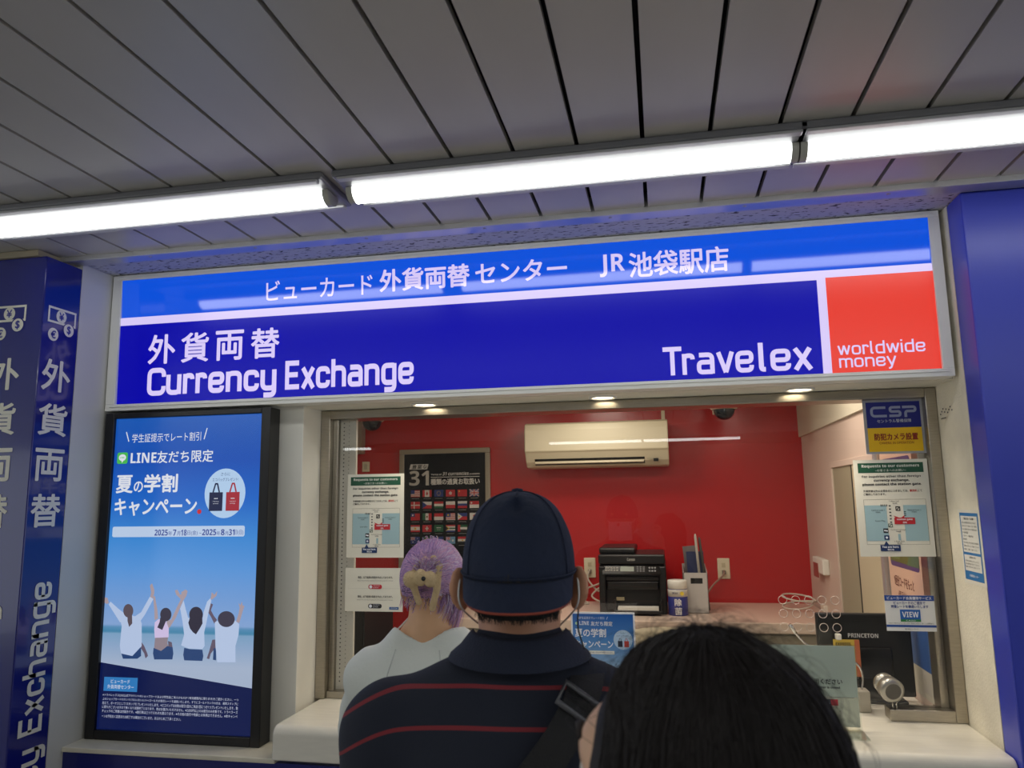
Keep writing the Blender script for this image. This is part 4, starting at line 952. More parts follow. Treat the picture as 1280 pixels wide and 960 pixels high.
def slab(name, lab, cat, c, w, t, h, rz, ry, m_):
    M = Matrix.Rotation(rz, 3, 'Z') @ Matrix.Rotation(ry, 3, 'Y'); q = MB()
    vs = [Vector(c) + M @ Vector((x, y, z)) for z in (0, h) for y in (-t / 2, t / 2) for x in (-w / 2, w / 2)]
    q.add(vs, [(0, 2, 3, 1), (4, 5, 7, 6), (0, 1, 5, 4), (2, 6, 7, 3), (0, 4, 6, 2), (1, 3, 7, 5)]); tag(q.build(name, m_), lab, cat)
zi = zc + .006
slab('ring_binder', 'dark blue folder standing in the file box', 'folder', (bx0 + .085, yb_ + .13, zi + .006), .10, .02, .33, 0, -.03, pm((36, 44, 84)))
slab('paper_folder', 'grey folder leaning in the file box behind the blue one', 'folder', (bx0 + .08, yb_ + .19, zi + .006), .09, .012, .36, 0, -.08, pm((112, 104, 104)))
for k, (dx, rr, cc, lab) in enumerate(((.085, .06, (176, 170, 160), 'silver pen sticking up tallest from the file box'), (.10, .09, (70, 66, 64), 'dark marker sticking up from the file box beside the pen'))):
    q0 = Vector((bx0 + dx + .02 + .02 * k, yb_ + .05 + .02 * k, zc + .008)); q1 = q0 + Vector((-rr * .4, 0.02, .44 - .02 * k))
    tag(MB().tube([q0, q0 + (q1 - q0) * .96, q1], [.008, .008, .004], 10).build('pen', pm(cc), None, smooth=True), lab, 'pen')

# cameras, wall boxes
M_dome = mat('dome_smoke', (18, 24, 32), .08)
g = 'dome cameras on the booth ceiling'
for (x, y, lab) in ((905, 512, 'dark dome security camera at the right, above the air conditioner'), (465, 527, 'dark dome security camera at the upper left of the booth')):
    p = at(x, y, 4.6); o = thing('dome_camera', lab, 'camera', (p.x, 4.6, p.z), g); R = .062
    MB().lathe([(0, 2.399 - p.z), (.05, 2.399 - p.z), (.05, .04), (.075, .035), (.078, .005), (.07, 0)], (p.x, 4.6, p.z), n=24).build('mount', M_cream, o, smooth=True)
    MB().lathe([(R * math.cos(PI / 2 * k / 8), -R * math.sin(PI / 2 * k / 8)) for k in range(9)], (p.x, 4.6, p.z), n=24).build('dome', M_dome, o, smooth=True)
p = at(890, 503, 4.9); q = at(900, 518, 4.9)
tag(MB().box(p.x, q.x, 4.88, 4.92, q.z, 2.40).build('ceiling_bracket', M_cream, None, bevel=.004), 'cream bracket hanging from the booth ceiling beside the right dome camera', 'bracket')
p = at(434, 524, YB - .06); q = at(452.5, 567, YB - .06)
tag(MB().box(p.x - .12, q.x, YB - .07, YB - .001, q.z, 2.35).build('junction_box', mat('dull_cream', (150, 132, 116), .6), None, bevel=.004), 'dull cream service box at the top left of the red wall', 'box')
gsw = 'switch plates at the left of the red wall'
for (x, y, lab) in ((436, 582, 'cream switch plate, the left one beneath the service box'), (458, 583.5, 'cream switch plate, the right one beneath the service box')):
    p = at(x, y, YB); o = thing('switch_plate', lab, 'switch', (p.x, YB, p.z), gsw)
    MB().box(p.x - .027, p.x + .027, YB - .014, YB - .001, p.z - .036, p.z + .036).build('plate', M_cream, o, bevel=.004)
    MB().box(p.x - .012, p.x + .012, YB - .017, YB - .013, p.z - .02, p.z + .02).build('rocker', mat('rocker', (186, 178, 156), .4), o, bevel=.002)
kb = thing('storage_cabinet', 'tall dark cabinet at the left inside the booth', 'cabinet', (-1.75, 4.05, 0))
MB().box(-2.1, -1.56, 3.85, 4.29, 0, 1.32).build('body', M_black, kb, bevel=.006)
for k in range(2): 
    d = MB().box(-2.09 + k * .265, -1.83 + k * .262, 3.835, 3.85, .03, 1.30).build('door', M_black, kb, bevel=.004)
    MB().tube([(-1.85 + k * .05, 3.825, .95), (-1.85 + k * .05, 3.825, 1.1)], .006, 8).build('handle', M_steel, d)
# right wall of the booth: doors, intercom, poster
dr = struct(thing('door_1', 'sliding door in the right wall of the booth', 'door', (XI, 3.9, 0))); del dr['category']
ya0, ya1 = 3.36, atx(1040, 585, XI).y
zd = 1.86
M_leaf = mat('door_leaf', (196, 184, 156), .45); M_leaf2 = mat('door_reveal', (160, 152, 128), .5)
MB().box(XI - .012, XI + .02, ya1 - .03, ya1, 0, zd + .03).box(XI - .012, XI + .02, ya0, ya1 - .03, zd, zd + .03).build('door_frame', M_pinkwall, dr, bevel=.002)
yg = atx(1067, 600, XI).y
MB().box(XI - .004, XI + .02, yg + .03, ya1 - .03, 0, zd).build('fixed_leaf', M_leaf2, dr)
MB().box(XI - .0025, XI + .02, yg - .005, yg + .03, 0, zd).build('gap', M_dark, dr)
MB().box(XI - .006, XI + .02, ya0 + .05, yg - .005, 0, zd).build('sliding_leaf', M_leaf, dr, bevel=.002)
MB().box(XI - .02, XI + .02, ya0 + .005, ya0 + .045, 0, 2.05).build('door_post', M_alu, dr, bevel=.003)
p = atx(1023, 695, XI); q = atx(1038, 724, XI)
it = thing('wall_phone', 'small white intercom unit on the booth side wall near the red corner', 'intercom', (XI, (p.y + q.y) / 2, q.z))
MB().box(XI - .035, XI, q.y, p.y, q.z + .02, p.z).build('housing', M_white, it, bevel=.006); MB().box(XI - .038, XI - .034, q.y + (p.y - q.y) * .45, p.y - .03, p.z - .11, p.z - .03).build('window', mat('phone_red', (150, 70, 60), .4), it)
# commuter-card poster on the right wall
yA, yZ = 3.36, 2.94
th, b = sheet('travel_card_poster', 'pink poster with purple and green card, on the booth side wall at right', 'poster', (XI - .003, yA - .005, 1.00), yA - yZ, .92, U=(0, -1, 0), paper=(212, 172, 150))
W0 = yA - yZ
b.rrect(.03, .44, .38, .86, .02, (88, 62, 108), 1); b.poly([(.03, .46), (.38, .455), (.38, .60), (.22, .63), (.10, .66), (.03, .69)], (96, 96, 44), 1.4); b.poly([(.24, .455), (.38, .455), (.38, .64)], (84, 106, 72), 1.6)
b.rrect(.045, .47, .16, .68, .01, (112, 124, 70), 2); b.flush('card_picture', th)
for k in range(5): b.text('CARD'[k % 4], .12 + .06 * k, .72, .05, (150, 136, 160), 2, w=.03)
b.text('1回分コードをもっと', .06, .365, .04, (110, 48, 40), 2, w=.24, bold=.01); b.text('便利に', .10, .31, .04, (110, 48, 40), 2, w=.12); b.flush('lettering', th)
b.rect(0, .10, W0, .29, (56, 92, 148), 1); b.flush('blue_band', th); b.rect(0, 0, W0, .10, (196, 190, 172), 1); b.flush('white_band', th)
# teller's chair
ch = thing('teller_chair', 'beige upholstered chair back beyond the counter card', 'chair', (-.02, 3.85, 0))
M_ch = mat('beige_upholstery', (184, 172, 146), .7)
pts = []
bk = MB(); n = 14
for i in range(n + 1):
    for j in range(n + 1):
        u = i / n * 2 - 1; v = j / n
        x = -.02 + u * .36 * (1 - .12 * abs(u) * v); z = .62 + v * .47 * math.sqrt(max(0, 1 - .35 * u * u)); pts.append((x, 3.85 - .10 * u * u + .04 * v, z))
fs = [(i * (n + 1) + j, (i + 1) * (n + 1) + j, (i + 1) * (n + 1) + j + 1, i * (n + 1) + j + 1) for i in range(n) for j in range(n)]
o = bk.add(pts, fs).build('backrest', M_ch, ch, smooth=True); so = o.modifiers.new('s', 'SOLIDIFY'); so.thickness = .06
MB().box(-.26, .22, 3.62, 4.08 - .25, .44, .52).build('seat', M_ch, ch, bevel=.03, seg=3)
MB().lathe([(.03, 0.03), (.03, .44)], (-.02, 3.74, 0), n=16).build('column', M_black, ch, smooth=True)
for k in range(5):
    a = k * 2 * PI / 5; MB().tube([(-.02, 3.74, .06), (-.02 + .26 * math.cos(a), 3.74 + .2 * math.sin(a), .02)], [.02, .018], 8).build('leg', M_black, ch)
MB().box(-.05, .01, 3.72, 3.88, .44, .66).build('back_support', M_black, ch)

# ==================================================================== PEOPLE
def nrm(v): v = np.array(v, float); return v / np.linalg.norm(v)
class SDF:
    """signed distance grid; shapes are blended in with a smooth minimum"""
    def __init__(s, lo, hi, h):
        s.lo = np.array(lo, float); s.h = h; s.n = np.ceil((np.array(hi) - s.lo) / h).astype(int) + 1
        s.S = np.full(s.n, 1.0, np.float32)
    def region(s, lo, hi):
        a = np.clip(np.floor((np.array(lo) - s.lo) / s.h).astype(int), 0, s.n - 1); b = np.clip(np.ceil((np.array(hi) - s.lo) / s.h).astype(int) + 1, 1, s.n)
        ax = [s.lo[i] + s.h * np.arange(a[i], b[i]) for i in range(3)]
        X, Y, Z = np.meshgrid(*ax, indexing='ij', sparse=True)
        return (slice(a[0], b[0]), slice(a[1], b[1]), slice(a[2], b[2])), X, Y, Z
    def blend(s, sl, d, k):
        a = s.S[sl]
        if k < 1e-6: s.S[sl] = np.minimum(a, d); return
        h = np.clip(.5 + .5 * (a - d) / k, 0, 1); s.S[sl] = np.where(a > .9, np.minimum(a, d), a * (1 - h) + d * h - k * h * (1 - h))
    def cap(s, a, b, ra, rb=None, k=.02):
        rb = ra if rb is None else rb; a = np.array(a, float); b = np.array(b, float); m = max(ra, rb) + k + .03
        sl, X, Y, Z = s.region(np.minimum(a, b) - m, np.maximum(a, b) + m); ba = b - a; L = ba @ ba
        px, py, pz = X - a[0], Y - a[1], Z - a[2]; t = np.clip((px * ba[0] + py * ba[1] + pz * ba[2]) / L, 0, 1)
        d = np.sqrt((px - t * ba[0]) ** 2 + (py - t * ba[1]) ** 2 + (pz - t * ba[2]) ** 2) - (ra + (rb - ra) * t)
        s.blend(sl, d.astype(np.float32), k); return s
    def ell(s, c, r, k=.02, R=None):
        c = np.array(c, float); r = np.array(r, float); m = max(r) + k + .03
        sl, X, Y, Z = s.region(c - m, c + m); px, py, pz = X - c[0], Y - c[1], Z - c[2]
        if R is not None:
            R = np.array(R); px, py, pz = (R[0, i] * px + R[1, i] * py + R[2, i] * pz for i in range(3))
        k0 = np.sqrt((px / r[0]) ** 2 + (py / r[1]) ** 2 + (pz / r[2]) ** 2); k1 = np.sqrt((px / r[0] ** 2) ** 2 + (py / r[1] ** 2) ** 2 + (pz / r[2] ** 2) ** 2)
        s.blend(sl, (k0 * (k0 - 1) / np.maximum(k1, 1e-6)).astype(np.float32), k); return s
    def cut(s, n, d):
        """keep the side where n.p < d"""
        n = nrm(n); sl, X, Y, Z = s.region(s.lo, s.lo + s.h * s.n); s.S = np.maximum(s.S, (n[0] * X + n[1] * Y + n[2] * Z - d).astype(np.float32)); return s
    def minus_ell(s, c, r):
        c = np.array(c, float); r = np.array(r, float); sl, X, Y, Z = s.region(c - r - .02, c + r + .02)
        k0 = np.sqrt(((X - c[0]) / r[0]) ** 2 + ((Y - c[1]) / r[1]) ** 2 + ((Z - c[2]) / r[2]) ** 2)
        s.S[sl] = np.maximum(s.S[sl], ((1 - k0) * min(r)).astype(np.float32)); return s
    def mesh(s):
        S = s.S; g = S < 0; nx, ny, nz = S.shape; c = np.zeros((nx - 1, ny - 1, nz - 1), np.int8)
        O = [(i, j, k) for i in (0, 1) for j in (0, 1) for k in (0, 1)]
        for i, j, k in O: c += g[i:nx - 1 + i, j:ny - 1 + j, k:nz - 1 + k]
        act = (c > 0) & (c < 8); I, J, K = np.nonzero(act); idx = np.full(act.shape, -1, np.int32); idx[I, J, K] = np.arange(len(I))
        acc = np.zeros((len(I), 3)); cnt = np.zeros(len(I))
        for a in O:
            for b in O:
                if sum(b) - sum(a) == 1 and all(b[q] >= a[q] for q in range(3)):
                    sa = S[I + a[0], J + a[1], K + a[2]]; sb = S[I + b[0], J + b[1], K + b[2]]; cr = (sa < 0) != (sb < 0)
                    t = np.where(cr, sa / np.where(cr, sa - sb, 1), 0)
                    for q in range(3): acc[:, q] += cr * (a[q] + t * (b[q] - a[q]))
                    cnt += cr
        V = s.lo + s.h * (np.stack([I, J, K], 1) + acc / cnt[:, None]); F = []
        for ax in range(3):
            sl0 = [slice(None)] * 3; sl1 = [slice(None)] * 3; sl0[ax] = slice(0, -1); sl1[ax] = slice(1, None)
            e = np.argwhere(g[tuple(sl0)] != g[tuple(sl1)]); o1, o2 = (ax + 1) % 3, (ax + 2) % 3
            e = e[(e[:, o1] > 0) & (e[:, o2] > 0) & (e[:, o1] < S.shape[o1] - 1) & (e[:, o2] < S.shape[o2] - 1)]
            q = []
            for d1, d2 in ((-1, -1), (0, -1), (0, 0), (-1, 0)):
                w = e.copy(); w[:, o1] += d1; w[:, o2] += d2; q.append(idx[w[:, 0], w[:, 1], w[:, 2]])
            q = np.stack(q, 1); ins = g[e[:, 0], e[:, 1], e[:, 2]]; q[~ins] = q[~ins][:, ::-1]; F.append(q)
        return V, np.concatenate(F)
def np_mesh(name, V, F, mats, parent, smooth=True):
    me = bpy.data.meshes.new(name); V = np.asarray(V, np.float32); F = np.asarray(F, np.int32); k = F.shape[1]
    me.vertices.add(len(V)); me.vertices.foreach_set('co', V.ravel()); me.loops.add(F.size); me.loops.foreach_set('vertex_index', F.ravel())
    me.polygons.add(len(F)); me.polygons.foreach_set('loop_start', np.arange(len(F), dtype=np.int32) * k); me.polygons.foreach_set('loop_total', np.full(len(F), k, np.int32))
    me.update(calc_edges=True); me.validate()
    return linkobj(name, me, mats, parent, smooth)
def relax(V, F, n=3):
    V = V.copy()
    e = np.concatenate([F[:, [0, 1]], F[:, [1, 2]], F[:, [2, 3]], F[:, [3, 0]]])
    for _ in range(n):
        a = np.zeros_like(V); c = np.zeros(len(V))
        for i, j in ((0, 1), (1, 0)):
            np.add.at(a, e[:, i], V[e[:, j]]); np.add.at(c, e[:, i], 1)
        V = V * .4 + .6 * a / np.maximum(c, 1)[:, None]
    return V
def vnormals(V, F):
    n = np.cross(V[F[:, 2]] - V[F[:, 0]], V[F[:, 3]] - V[F[:, 1]]); N = np.zeros_like(V)
    for i in range(4): np.add.at(N, F[:, i], n)
    return N / np.maximum(np.linalg.norm(N, axis=1), 1e-9)[:, None]
def wrinkle(V, F, amp, fr, seed=0, zdir=1.0):
    r = np.random.default_rng(seed); d = np.zeros(len(V))
    for i in range(6):
        k = r.normal(size=3) * fr * (0.6 + .5 * i) * np.array([1, 1, zdir]); k2 = r.normal(size=3) * fr * .5
        d += np.sin(V @ k + 2.2 * np.sin(V @ k2 + i)) / (1 + .6 * i)
    d = np.abs(d) ** 1.2 * np.sign(d)
    return V + vnormals(V, F) * (amp * d / 2)[:, None]

def head(s, c, ear=.084, k=.02):
    c = np.array(c)
    s.ell(c + (0, -.012, .022), (.077, .094, .090), k).ell(c + (0, .026, -.028), (.064, .066, .088), .03).ell(c + (0, .036, -.078), (.046, .048, .040), .03)
    s.ell(c + (0, .075, .030), (.050, .020, .022), .03)
    s.cap(c + (0, .092, .008), c + (0, .108, -.030), .008, .013, .014)
    for e in (-1, 1):
        s.ell(c + (e * .012, .100, -.036), (.010, .010, .008), .010); s.ell(c + (e * .040, .068, -.030), (.022, .018, .022), .03)
        s.minus_ell(c + (e * .032, .100, .010), (.017, .012, .010))
        a = e * .55; R = np.array([[math.cos(a), -math.sin(a), 0], [math.sin(a), math.cos(a), 0], [0, 0, 1]])
        s.ell(c + (e * ear, -.006, -.018), (.009, .024, .034), .008, R); s.ell(c + (e * (ear - .006), -.004, -.044), (.009, .013, .013), .008)
    s.cap(c + (-.020, .094, -.064), c + (.020, .094, -.064), .007, k=.010); s.cap(c + (-.015, .093, -.074), c + (.015, .093, -.074), .007, k=.010)
def hand(s, w, d, n, th):
    """w wrist, d finger direction, n palm normal (curl side), th thumb side"""
    w = np.array(w, float); d = nrm(d); n = nrm(np.array(n) - d * np.dot(n, d)); t = np.cross(d, n); t = t if t @ np.array(th) > 0 else -t
    R = np.stack([t, n, d], 1); s.ell(w + d * .048, (.040, .015, .050), .02, R)
    for i, (o, L) in enumerate(((.030, .070), (.010, .078), (-.010, .072), (-.029, .056))):
        b = w + d * .085 + t * o; m = b + d * L * .5 + n * .006; e = m + d * L * .36 + n * L * .28
        s.cap(b - d * .02, b, .0105, .0095, .006).cap(b, m, .0092, .0085, .003).cap(m, e, .0085, .0072, .003)
    b = w + d * .022 + t * .030; m = b + t * .030 + d * .030 + n * .008; e = m + d * .030 + t * .004 + n * .010
    s.cap(b, m, .0125, .0105, .008).cap(m, e, .0102, .0085, .003)
def torso(s, J, g=0.0, sleeves=True, k=.04, full=True):
    sh = J['sh']; w = J.get('w', 1)
    s.ell((0, 0, sh[2] - .13), (.168 * w + g, .112 + g, .215 + g), k); s.ell((0, -.035, sh[2] - .05), (.165 * w + g, .085 + g, .13 + g), k)
    s.cap((-sh[0], sh[1], sh[2]), (sh[0], sh[1], sh[2]), .056 * w + g, k=k)
    for e in (-1, 1): s.cap((e * sh[0] * .82, -.012, sh[2] + .022), (e * .052, -.018, J['neck'][2] + .0), .038 + g, .034 + g, k)
    s.ell((0, .01, sh[2] - .33), (.150 * w + g, .112 + g, .20 + g), k)
    if full: s.ell((0, 0, sh[2] - .46), (.165 * w + g, .115 + g, .15 + g), k)
def person(label, loc, yaw, J, skin, vox=.006):
    p = thing('person', label, 'person', (0, 0, 0)); H = J['head']; sh = J['sh']
    s = SDF((-.46, -.30, -.01), (.46, .62, H[2] + .14), vox)
    torso(s, J); nk = J['neck']
    s.cap((0, -.012, nk[2] - .05), (H[0] * .6, H[1] - .012, H[2] - .055), .054 * J.get('nw', 1), .050 * J.get('nw', 1), .03)
    head(s, H, J.get('ear', .084))
    for e, key in ((-1, 'L'), (1, 'R')):
        el, wr = np.array(J['el' + key]), np.array(J['wr' + key]); a = np.array((e * sh[0], sh[1], sh[2]))
        s.cap(a, el, .048, .038, .03).cap(el, wr, .038, .025, .02)
        hand(s, wr, J['hd' + key], J['hn' + key], J['ht' + key])
        hp = sh[2] - .48; s.cap((e * .085, 0, hp), (e * .095, .015, .49), .078, .052, .03).cap((e * .095, .015, .49), (e * .098, -.01, .085), .052, .034, .02)
        s.ell((e * .098, -.012, .46 - .14), (.044, .050, .11), .03)
        s.cap((e * .098, -.03, .045), (e * .112, .14, .03), .036, .028, .03)
    V, F = s.mesh(); V = relax(V, F, 1)
    np_mesh('body', V, F, skin, p)
    for e in (-1, 1):
        c = np.array(H) + (e * .032, .080, .010); m = MB().lathe([(.0125 * math.cos(a), .0125 * math.sin(a)) for a in np.linspace(-PI / 2, PI / 2, 10)], c, (0, 1, 0), 16, 0)
        m.lathe([(.0058, .0113), (0, .0130)], c, (0, 1, 0), 14, 1); m.build('eye', [mat('eye_white', (226, 222, 214), .3), mat('iris_dark', (30, 22, 18), .2)], p, smooth=True, off=(0, 0, 0))
        b_ = MB().tube([np.array(H) + (e * x, y, z) for x, y, z in ((.014, .098, .036), (.030, .096, .042), (.048, .084, .037))], [.003, .0035, .002], 8); b_.build('eyebrow', mat('brow', (36, 28, 24), .8), p, smooth=True, off=(0, 0, 0))
    # trousers and shoes
    t = SDF((-.26, -.22, .04), (.26, .26, sh[2] - .34), .009); hp = sh[2] - .48
    t.ell((0, 0, hp + .02), (.172, .124, .13), .03)
    for e in (-1, 1): t.cap((e * .085, 0, hp), (e * .095, .015, .49), .092, .070, .03).cap((e * .095, .015, .49), (e * .098, -.008, .075), .070, .058, .03)
    t.cut((0, 0, 1), hp + .10); t.cut((0, 0, -1), -.065); V, F = t.mesh(); np_mesh('trousers', wrinkle(relax(V, F, 2), F, .003, 18, 3), F, J['trouser'], p)
    for e in (-1, 1):
        t = SDF((e * .1 - .09, -.14, -.004), (e * .1 + .09, .26, .14), .006)
        t.cap((e * .098, -.03, .045), (e * .112, .15, .036), .046, .038, .03); t.cut((0, 0, -1), 0.0); V, F = t.mesh(); np_mesh('shoe', relax(V, F, 1), F, M_black, p)
    p.location = loc; p.rotation_euler.z = yaw
    return p
def strands(name, paths, w, mats, parent, taper=.35, midx=None):
    """paths: (n, m, 3) array of hair strands, built as thin three-sided tubes"""
    P = np.asarray(paths, float); n, m, _ = P.shape; T = np.gradient(P, axis=1); T /= np.maximum(np.linalg.norm(T, axis=2, keepdims=True), 1e-9)
    a = np.array([.31, .87, .39]); U = np.cross(T, a); U /= np.maximum(np.linalg.norm(U, axis=2, keepdims=True), 1e-9); B = np.cross(T, U)
    prof = np.linspace(1, taper, m)[None, :, None] * (w if np.ndim(w) == 0 else np.asarray(w)[:, None, None])
    V = np.stack([P + prof * (U * math.cos(q) + B * math.sin(q)) for q in (0, 2.094, 4.189)], 2)
    base = (np.arange(n)[:, None] * m + np.arange(m - 1)[None]) * 3
    F = np.stack([np.stack([base + q, base + (q + 1) % 3, base + 3 + (q + 1) % 3, base + 3 + q], -1) for q in range(3)], 2).reshape(-1, 4)
    o = np_mesh(name, V.reshape(-1, 3), F, mats, parent)
    if midx is not None: o.data.polygons.foreach_set('material_index', np.repeat(np.asarray(midx, np.int32), (m - 1) * 3))
    return o

# ------------------------------------------------------------------ the man in the cap
J = dict(head=(0, .0, 1.598), neck=(0, 0, 1.445), sh=(.208, 0, 1.354), w=1.08, nw=1.28, ear=.098, elL=(-.262, -.02, 1.06), wrL=(-.245, .10, .82), elR=(.262, -.02, 1.06), wrR=(.245, .10, .82),
         hdL=(0, .25, -1), hnL=(1, 0, 0), htL=(0, 1, 0), hdR=(0, .25, -1), hnR=(-1, 0, 0), htR=(0, 1, 0), trouser=mat('trouser_grey', (52, 54, 60), .8))
MX, MY, MYAW = -.237, 1.245, math.radians(9)
man = person('person in a navy backward cap and dark polo shirt with red stripes, seen from behind', (MX, MY, 0), MYAW, J, mat('skin_tan', (190, 138, 108), .55, var=.06, scale=25))
def polo_mat():
    m = mat('polo_navy', (22, 28, 44), .85, bump=.25, bscale=500); nt = m.node_tree; N = nt.nodes; L = nt.links; p = N['Principled BSDF']
    tc = N.new('ShaderNodeTexCoord'); sp = N.new('ShaderNodeSeparateXYZ'); L.new(tc.outputs['Object'], sp.inputs[0])
    def M(op, a, b=None):
        n = N.new('ShaderNodeMath'); n.operation = op
        for i, v in enumerate((a, b)):
            if v is None: continue
            if isinstance(v, (int, float)): n.inputs[i].default_value = v
            else: L.new(v, n.inputs[i])
        return n.outputs[0]
    ax_ = M('ABSOLUTE', sp.outputs['X']); drop = M('MULTIPLY', M('POWER', M('MAXIMUM', M('SUBTRACT', ax_, .18), 0.0), 2), 3.0)
    w = M('ADD', M('ADD', sp.outputs['Z'], drop), M('ADD', M('MULTIPLY', sp.outputs['X'], .02), M('MULTIPLY', M('POWER', ax_, 2), .42)))
    wy = M('ADD', w, M('MULTIPLY', sp.outputs['Y'], -.0))
    hit = None
    for z in (1.4440, 1.392, 1.31, 1.235, 1.16):
        h = M('LESS_THAN', M('ABSOLUTE', M('SUBTRACT', wy, z)), .0028); hit = h if hit is None else M('MAXIMUM', hit, h)
    mx = N.new('ShaderNodeMix'); mx.data_type = 'RGBA'; L.new(hit, mx.inputs[0]); mx.inputs[6].default_value = lin((22, 28, 44)); mx.inputs[7].default_value = lin((126, 38, 46)); L.new(mx.outputs[2], p.inputs['Base Color']); return m
M_polo = polo_mat()
s = SDF((-.40, -.30, .80), (.40, .30, 1.53), .006); torso(s, J, .017, k=.045)
for e in (-1, 1): s.cap((e * J['sh'][0], 0, J['sh'][2]), (e * .262, -.02, 1.06), .066, .066, .04)
s.cap((0, -.014, 1.40), (0, -.014, 1.478), .090, .076, .02); s.cut((0, 0, -1), -.86)
for e in (-1, 1): 
    sl, X, Y, Z = s.region((.0 if e > 0 else -.4, -.3, .8), (.4 if e > 0 else 0, .3, 1.14)); far = np.broadcast_to(np.abs(X) > .215, s.S[sl].shape); s.S[sl] = np.where(far, np.maximum(s.S[sl], np.broadcast_to(1.12 - Z, s.S[sl].shape)), s.S[sl])
V, F = s.mesh(); V = relax(V, F, 3); np_mesh('polo_shirt', wrinkle(V, F, .0032, 16, 5, .8), F, M_polo, man)
# collar
def ring_loft(rings, n=48):
    V = []; F = []
    for fn in rings: V += [fn(2 * PI * k / n) for k in range(n)]
    for i in range(len(rings) - 1):
        for k in range(n): F.append((i * n + k, i * n + (k + 1) % n, (i + 1) * n + (k + 1) % n, (i + 1) * n + k))
    return V, F
def cr_(rx, ry, z, yo=0, dip=.05): return lambda a: (rx * math.cos(a), yo + ry * math.sin(a), z - dip * max(0, math.sin(a)) - .004 * math.sin(a) ** 2)
V, F = ring_loft([cr_(.070, .072, 1.455, -.012), cr_(.070, .073, 1.508, -.012), cr_(.074, .078, 1.516, -.012), cr_(.080, .084, 1.511, -.012), cr_(.094, .096, 1.494, -.014), cr_(.110, .108, 1.481, -.016), cr_(.114, .112, 1.474, -.016)])
mc = MB(); mc.add(V, F); mc.build('collar', mat('polo_collar', (22, 30, 50), .85, bump=.3, bscale=300), man, smooth=True, off=(0, 0, 0))
# short hair under the brim
hp = []
for i in range(2600):
    a = RNG.uniform(-PI * .98, -.02); z = RNG.uniform(1.555, 1.61); rr = 1 + RNG.normal() * .01
    if abs(math.cos(a)) > .80 and z < 1.575: continue
    x, y = .080 * math.cos(a) * rr, -.012 + .098 * math.sin(a) * rr; sc = 1 - .30 * max(0, (1.575 - z) / .09)
    r0 = np.array([x * sc, -.008 + (y + .008) * sc, z]); hp.append([r0, r0 + [math.cos(a) * .003, math.sin(a) * .004, -.010], r0 + [RNG.normal() * .003, RNG.normal() * .002, -.022]])
sc_ = MB(); V = []; F = []
for j in range(7):
    for i in range(41):
        a = -PI * .94 + i / 40 * PI * .88; z = 1.541 + .012 * abs(math.cos(a)) ** 6 * 3 + j * .012; k_ = 1 - .26 * max(0, (1.575 - z) / .09); V.append((.0785 * math.cos(a) * k_, -.010 - .0985 * abs(math.sin(a)) * k_ - .002, z))
for j in range(6):
    for i in range(40): a = j * 41 + i; F.append((a, a + 1, a + 42, a + 41))
sc_.add(V, F); o = sc_.build('cropped_hair', mat('hair_black', (24, 21, 20), .6), man, smooth=True, off=(0, 0, 0)); so = o.modifiers.new('s', 'SOLIDIFY'); so.thickness = .004; so.offset = 0
strands('short_hair', hp, .0009, mat('hair_black', (24, 21, 20), .55), man, .3)
# cap
M_cap_ = mat('cap_navy', (22, 33, 57), .9, bump=.3, bscale=60, var=.12, scale=14)
n, mm = 64, 22; V = []; F = []
zr, ht = 1.603, .130
for i in range(mm + 1):
    t = i / mm; ph = t * PI / 2; c_, s_ = math.cos(ph) ** .78, math.sin(ph) ** .92
    for k in range(n):
        a = 2 * PI * k / n; g = 1 - .010 * max(0, 1 - abs(((a / (PI / 3) + .5) % 1) - .5) * 14) * (c_ > .05)
        wr = 1 + .010 * math.sin(5 * a + 6 * t) * math.sin(3 * PI * t) + .006 * math.sin(11 * a - 9 * t) * t
        x, y, z = .0925 * c_ * math.cos(a) * g * wr, -.006 + .108 * c_ * math.sin(a) * g * wr, zr + ht * s_
        back = max(0, -math.sin(a)); z += -.006 * back * (1 - t) * 1.0
        d = math.exp(-((a - 4.71) / .16) ** 2 - ((t - .62) / .10) ** 2); y += .016 * d; x *= 1 - .05 * d          # pinched crease at the back
        V.append((x, y, z))
for i in range(mm):
    for k in range(n): F.append((i * n + k, i * n + (k + 1) % n, (i + 1) * n + (k + 1) % n, (i + 1) * n + k))
F.append(tuple(mm * n + k for k in range(n)))
mc = MB(); mc.add(V, F); capo = mc.build('cap', M_cap_, man, smooth=True, off=(0, 0, 0)); so = capo.modifiers.new('s', 'SOLIDIFY'); so.thickness = .003
pc = MB(); ring = [(.0935 * math.cos(2 * PI * k / 64), -.006 + .109 * math.sin(2 * PI * k / 64), zr + .004 - .006 * max(0, -math.sin(2 * PI * k / 64))) for k in range(65)]
pc.tube(ring, .0015, 6, cap=False); pc.build('sweatband_seam', mat('cap_seam', (24, 34, 58), .9), capo, smooth=True, off=(0, 0, 0))
for sa in (-PI / 2 - .98, -PI / 2 + .98, -PI / 2 - .03, -PI / 2 + .03):
    if abs(sa + PI / 2) < .1: t0, t1 = .72, 1
    else: t0, t1 = 0, .98
    pts = []
    for q in range(17):
        t = t0 + (t1 - t0) * q / 16; ph = t * PI / 2; c_, s_ = math.cos(ph) ** .78, math.sin(ph) ** .92; pts.append((.0935 * c_ * math.cos(sa), -.006 + .109 * c_ * math.sin(sa), zr + .0005 + ht * s_))
    MB().tube(pts, .0011, 5).build('panel_seam', mat('cap_seam', (24, 34, 58), .9), capo, smooth=True, off=(0, 0, 0))
MB().lathe([(.010, 0), (.009, .004), (0, .006)], (0, -.006, zr + ht), (0, 0, 1), 16).build('top_button', M_cap_, capo, smooth=True, off=(0, 0, 0))
V = []; F = []; nu, nv = 30, 10
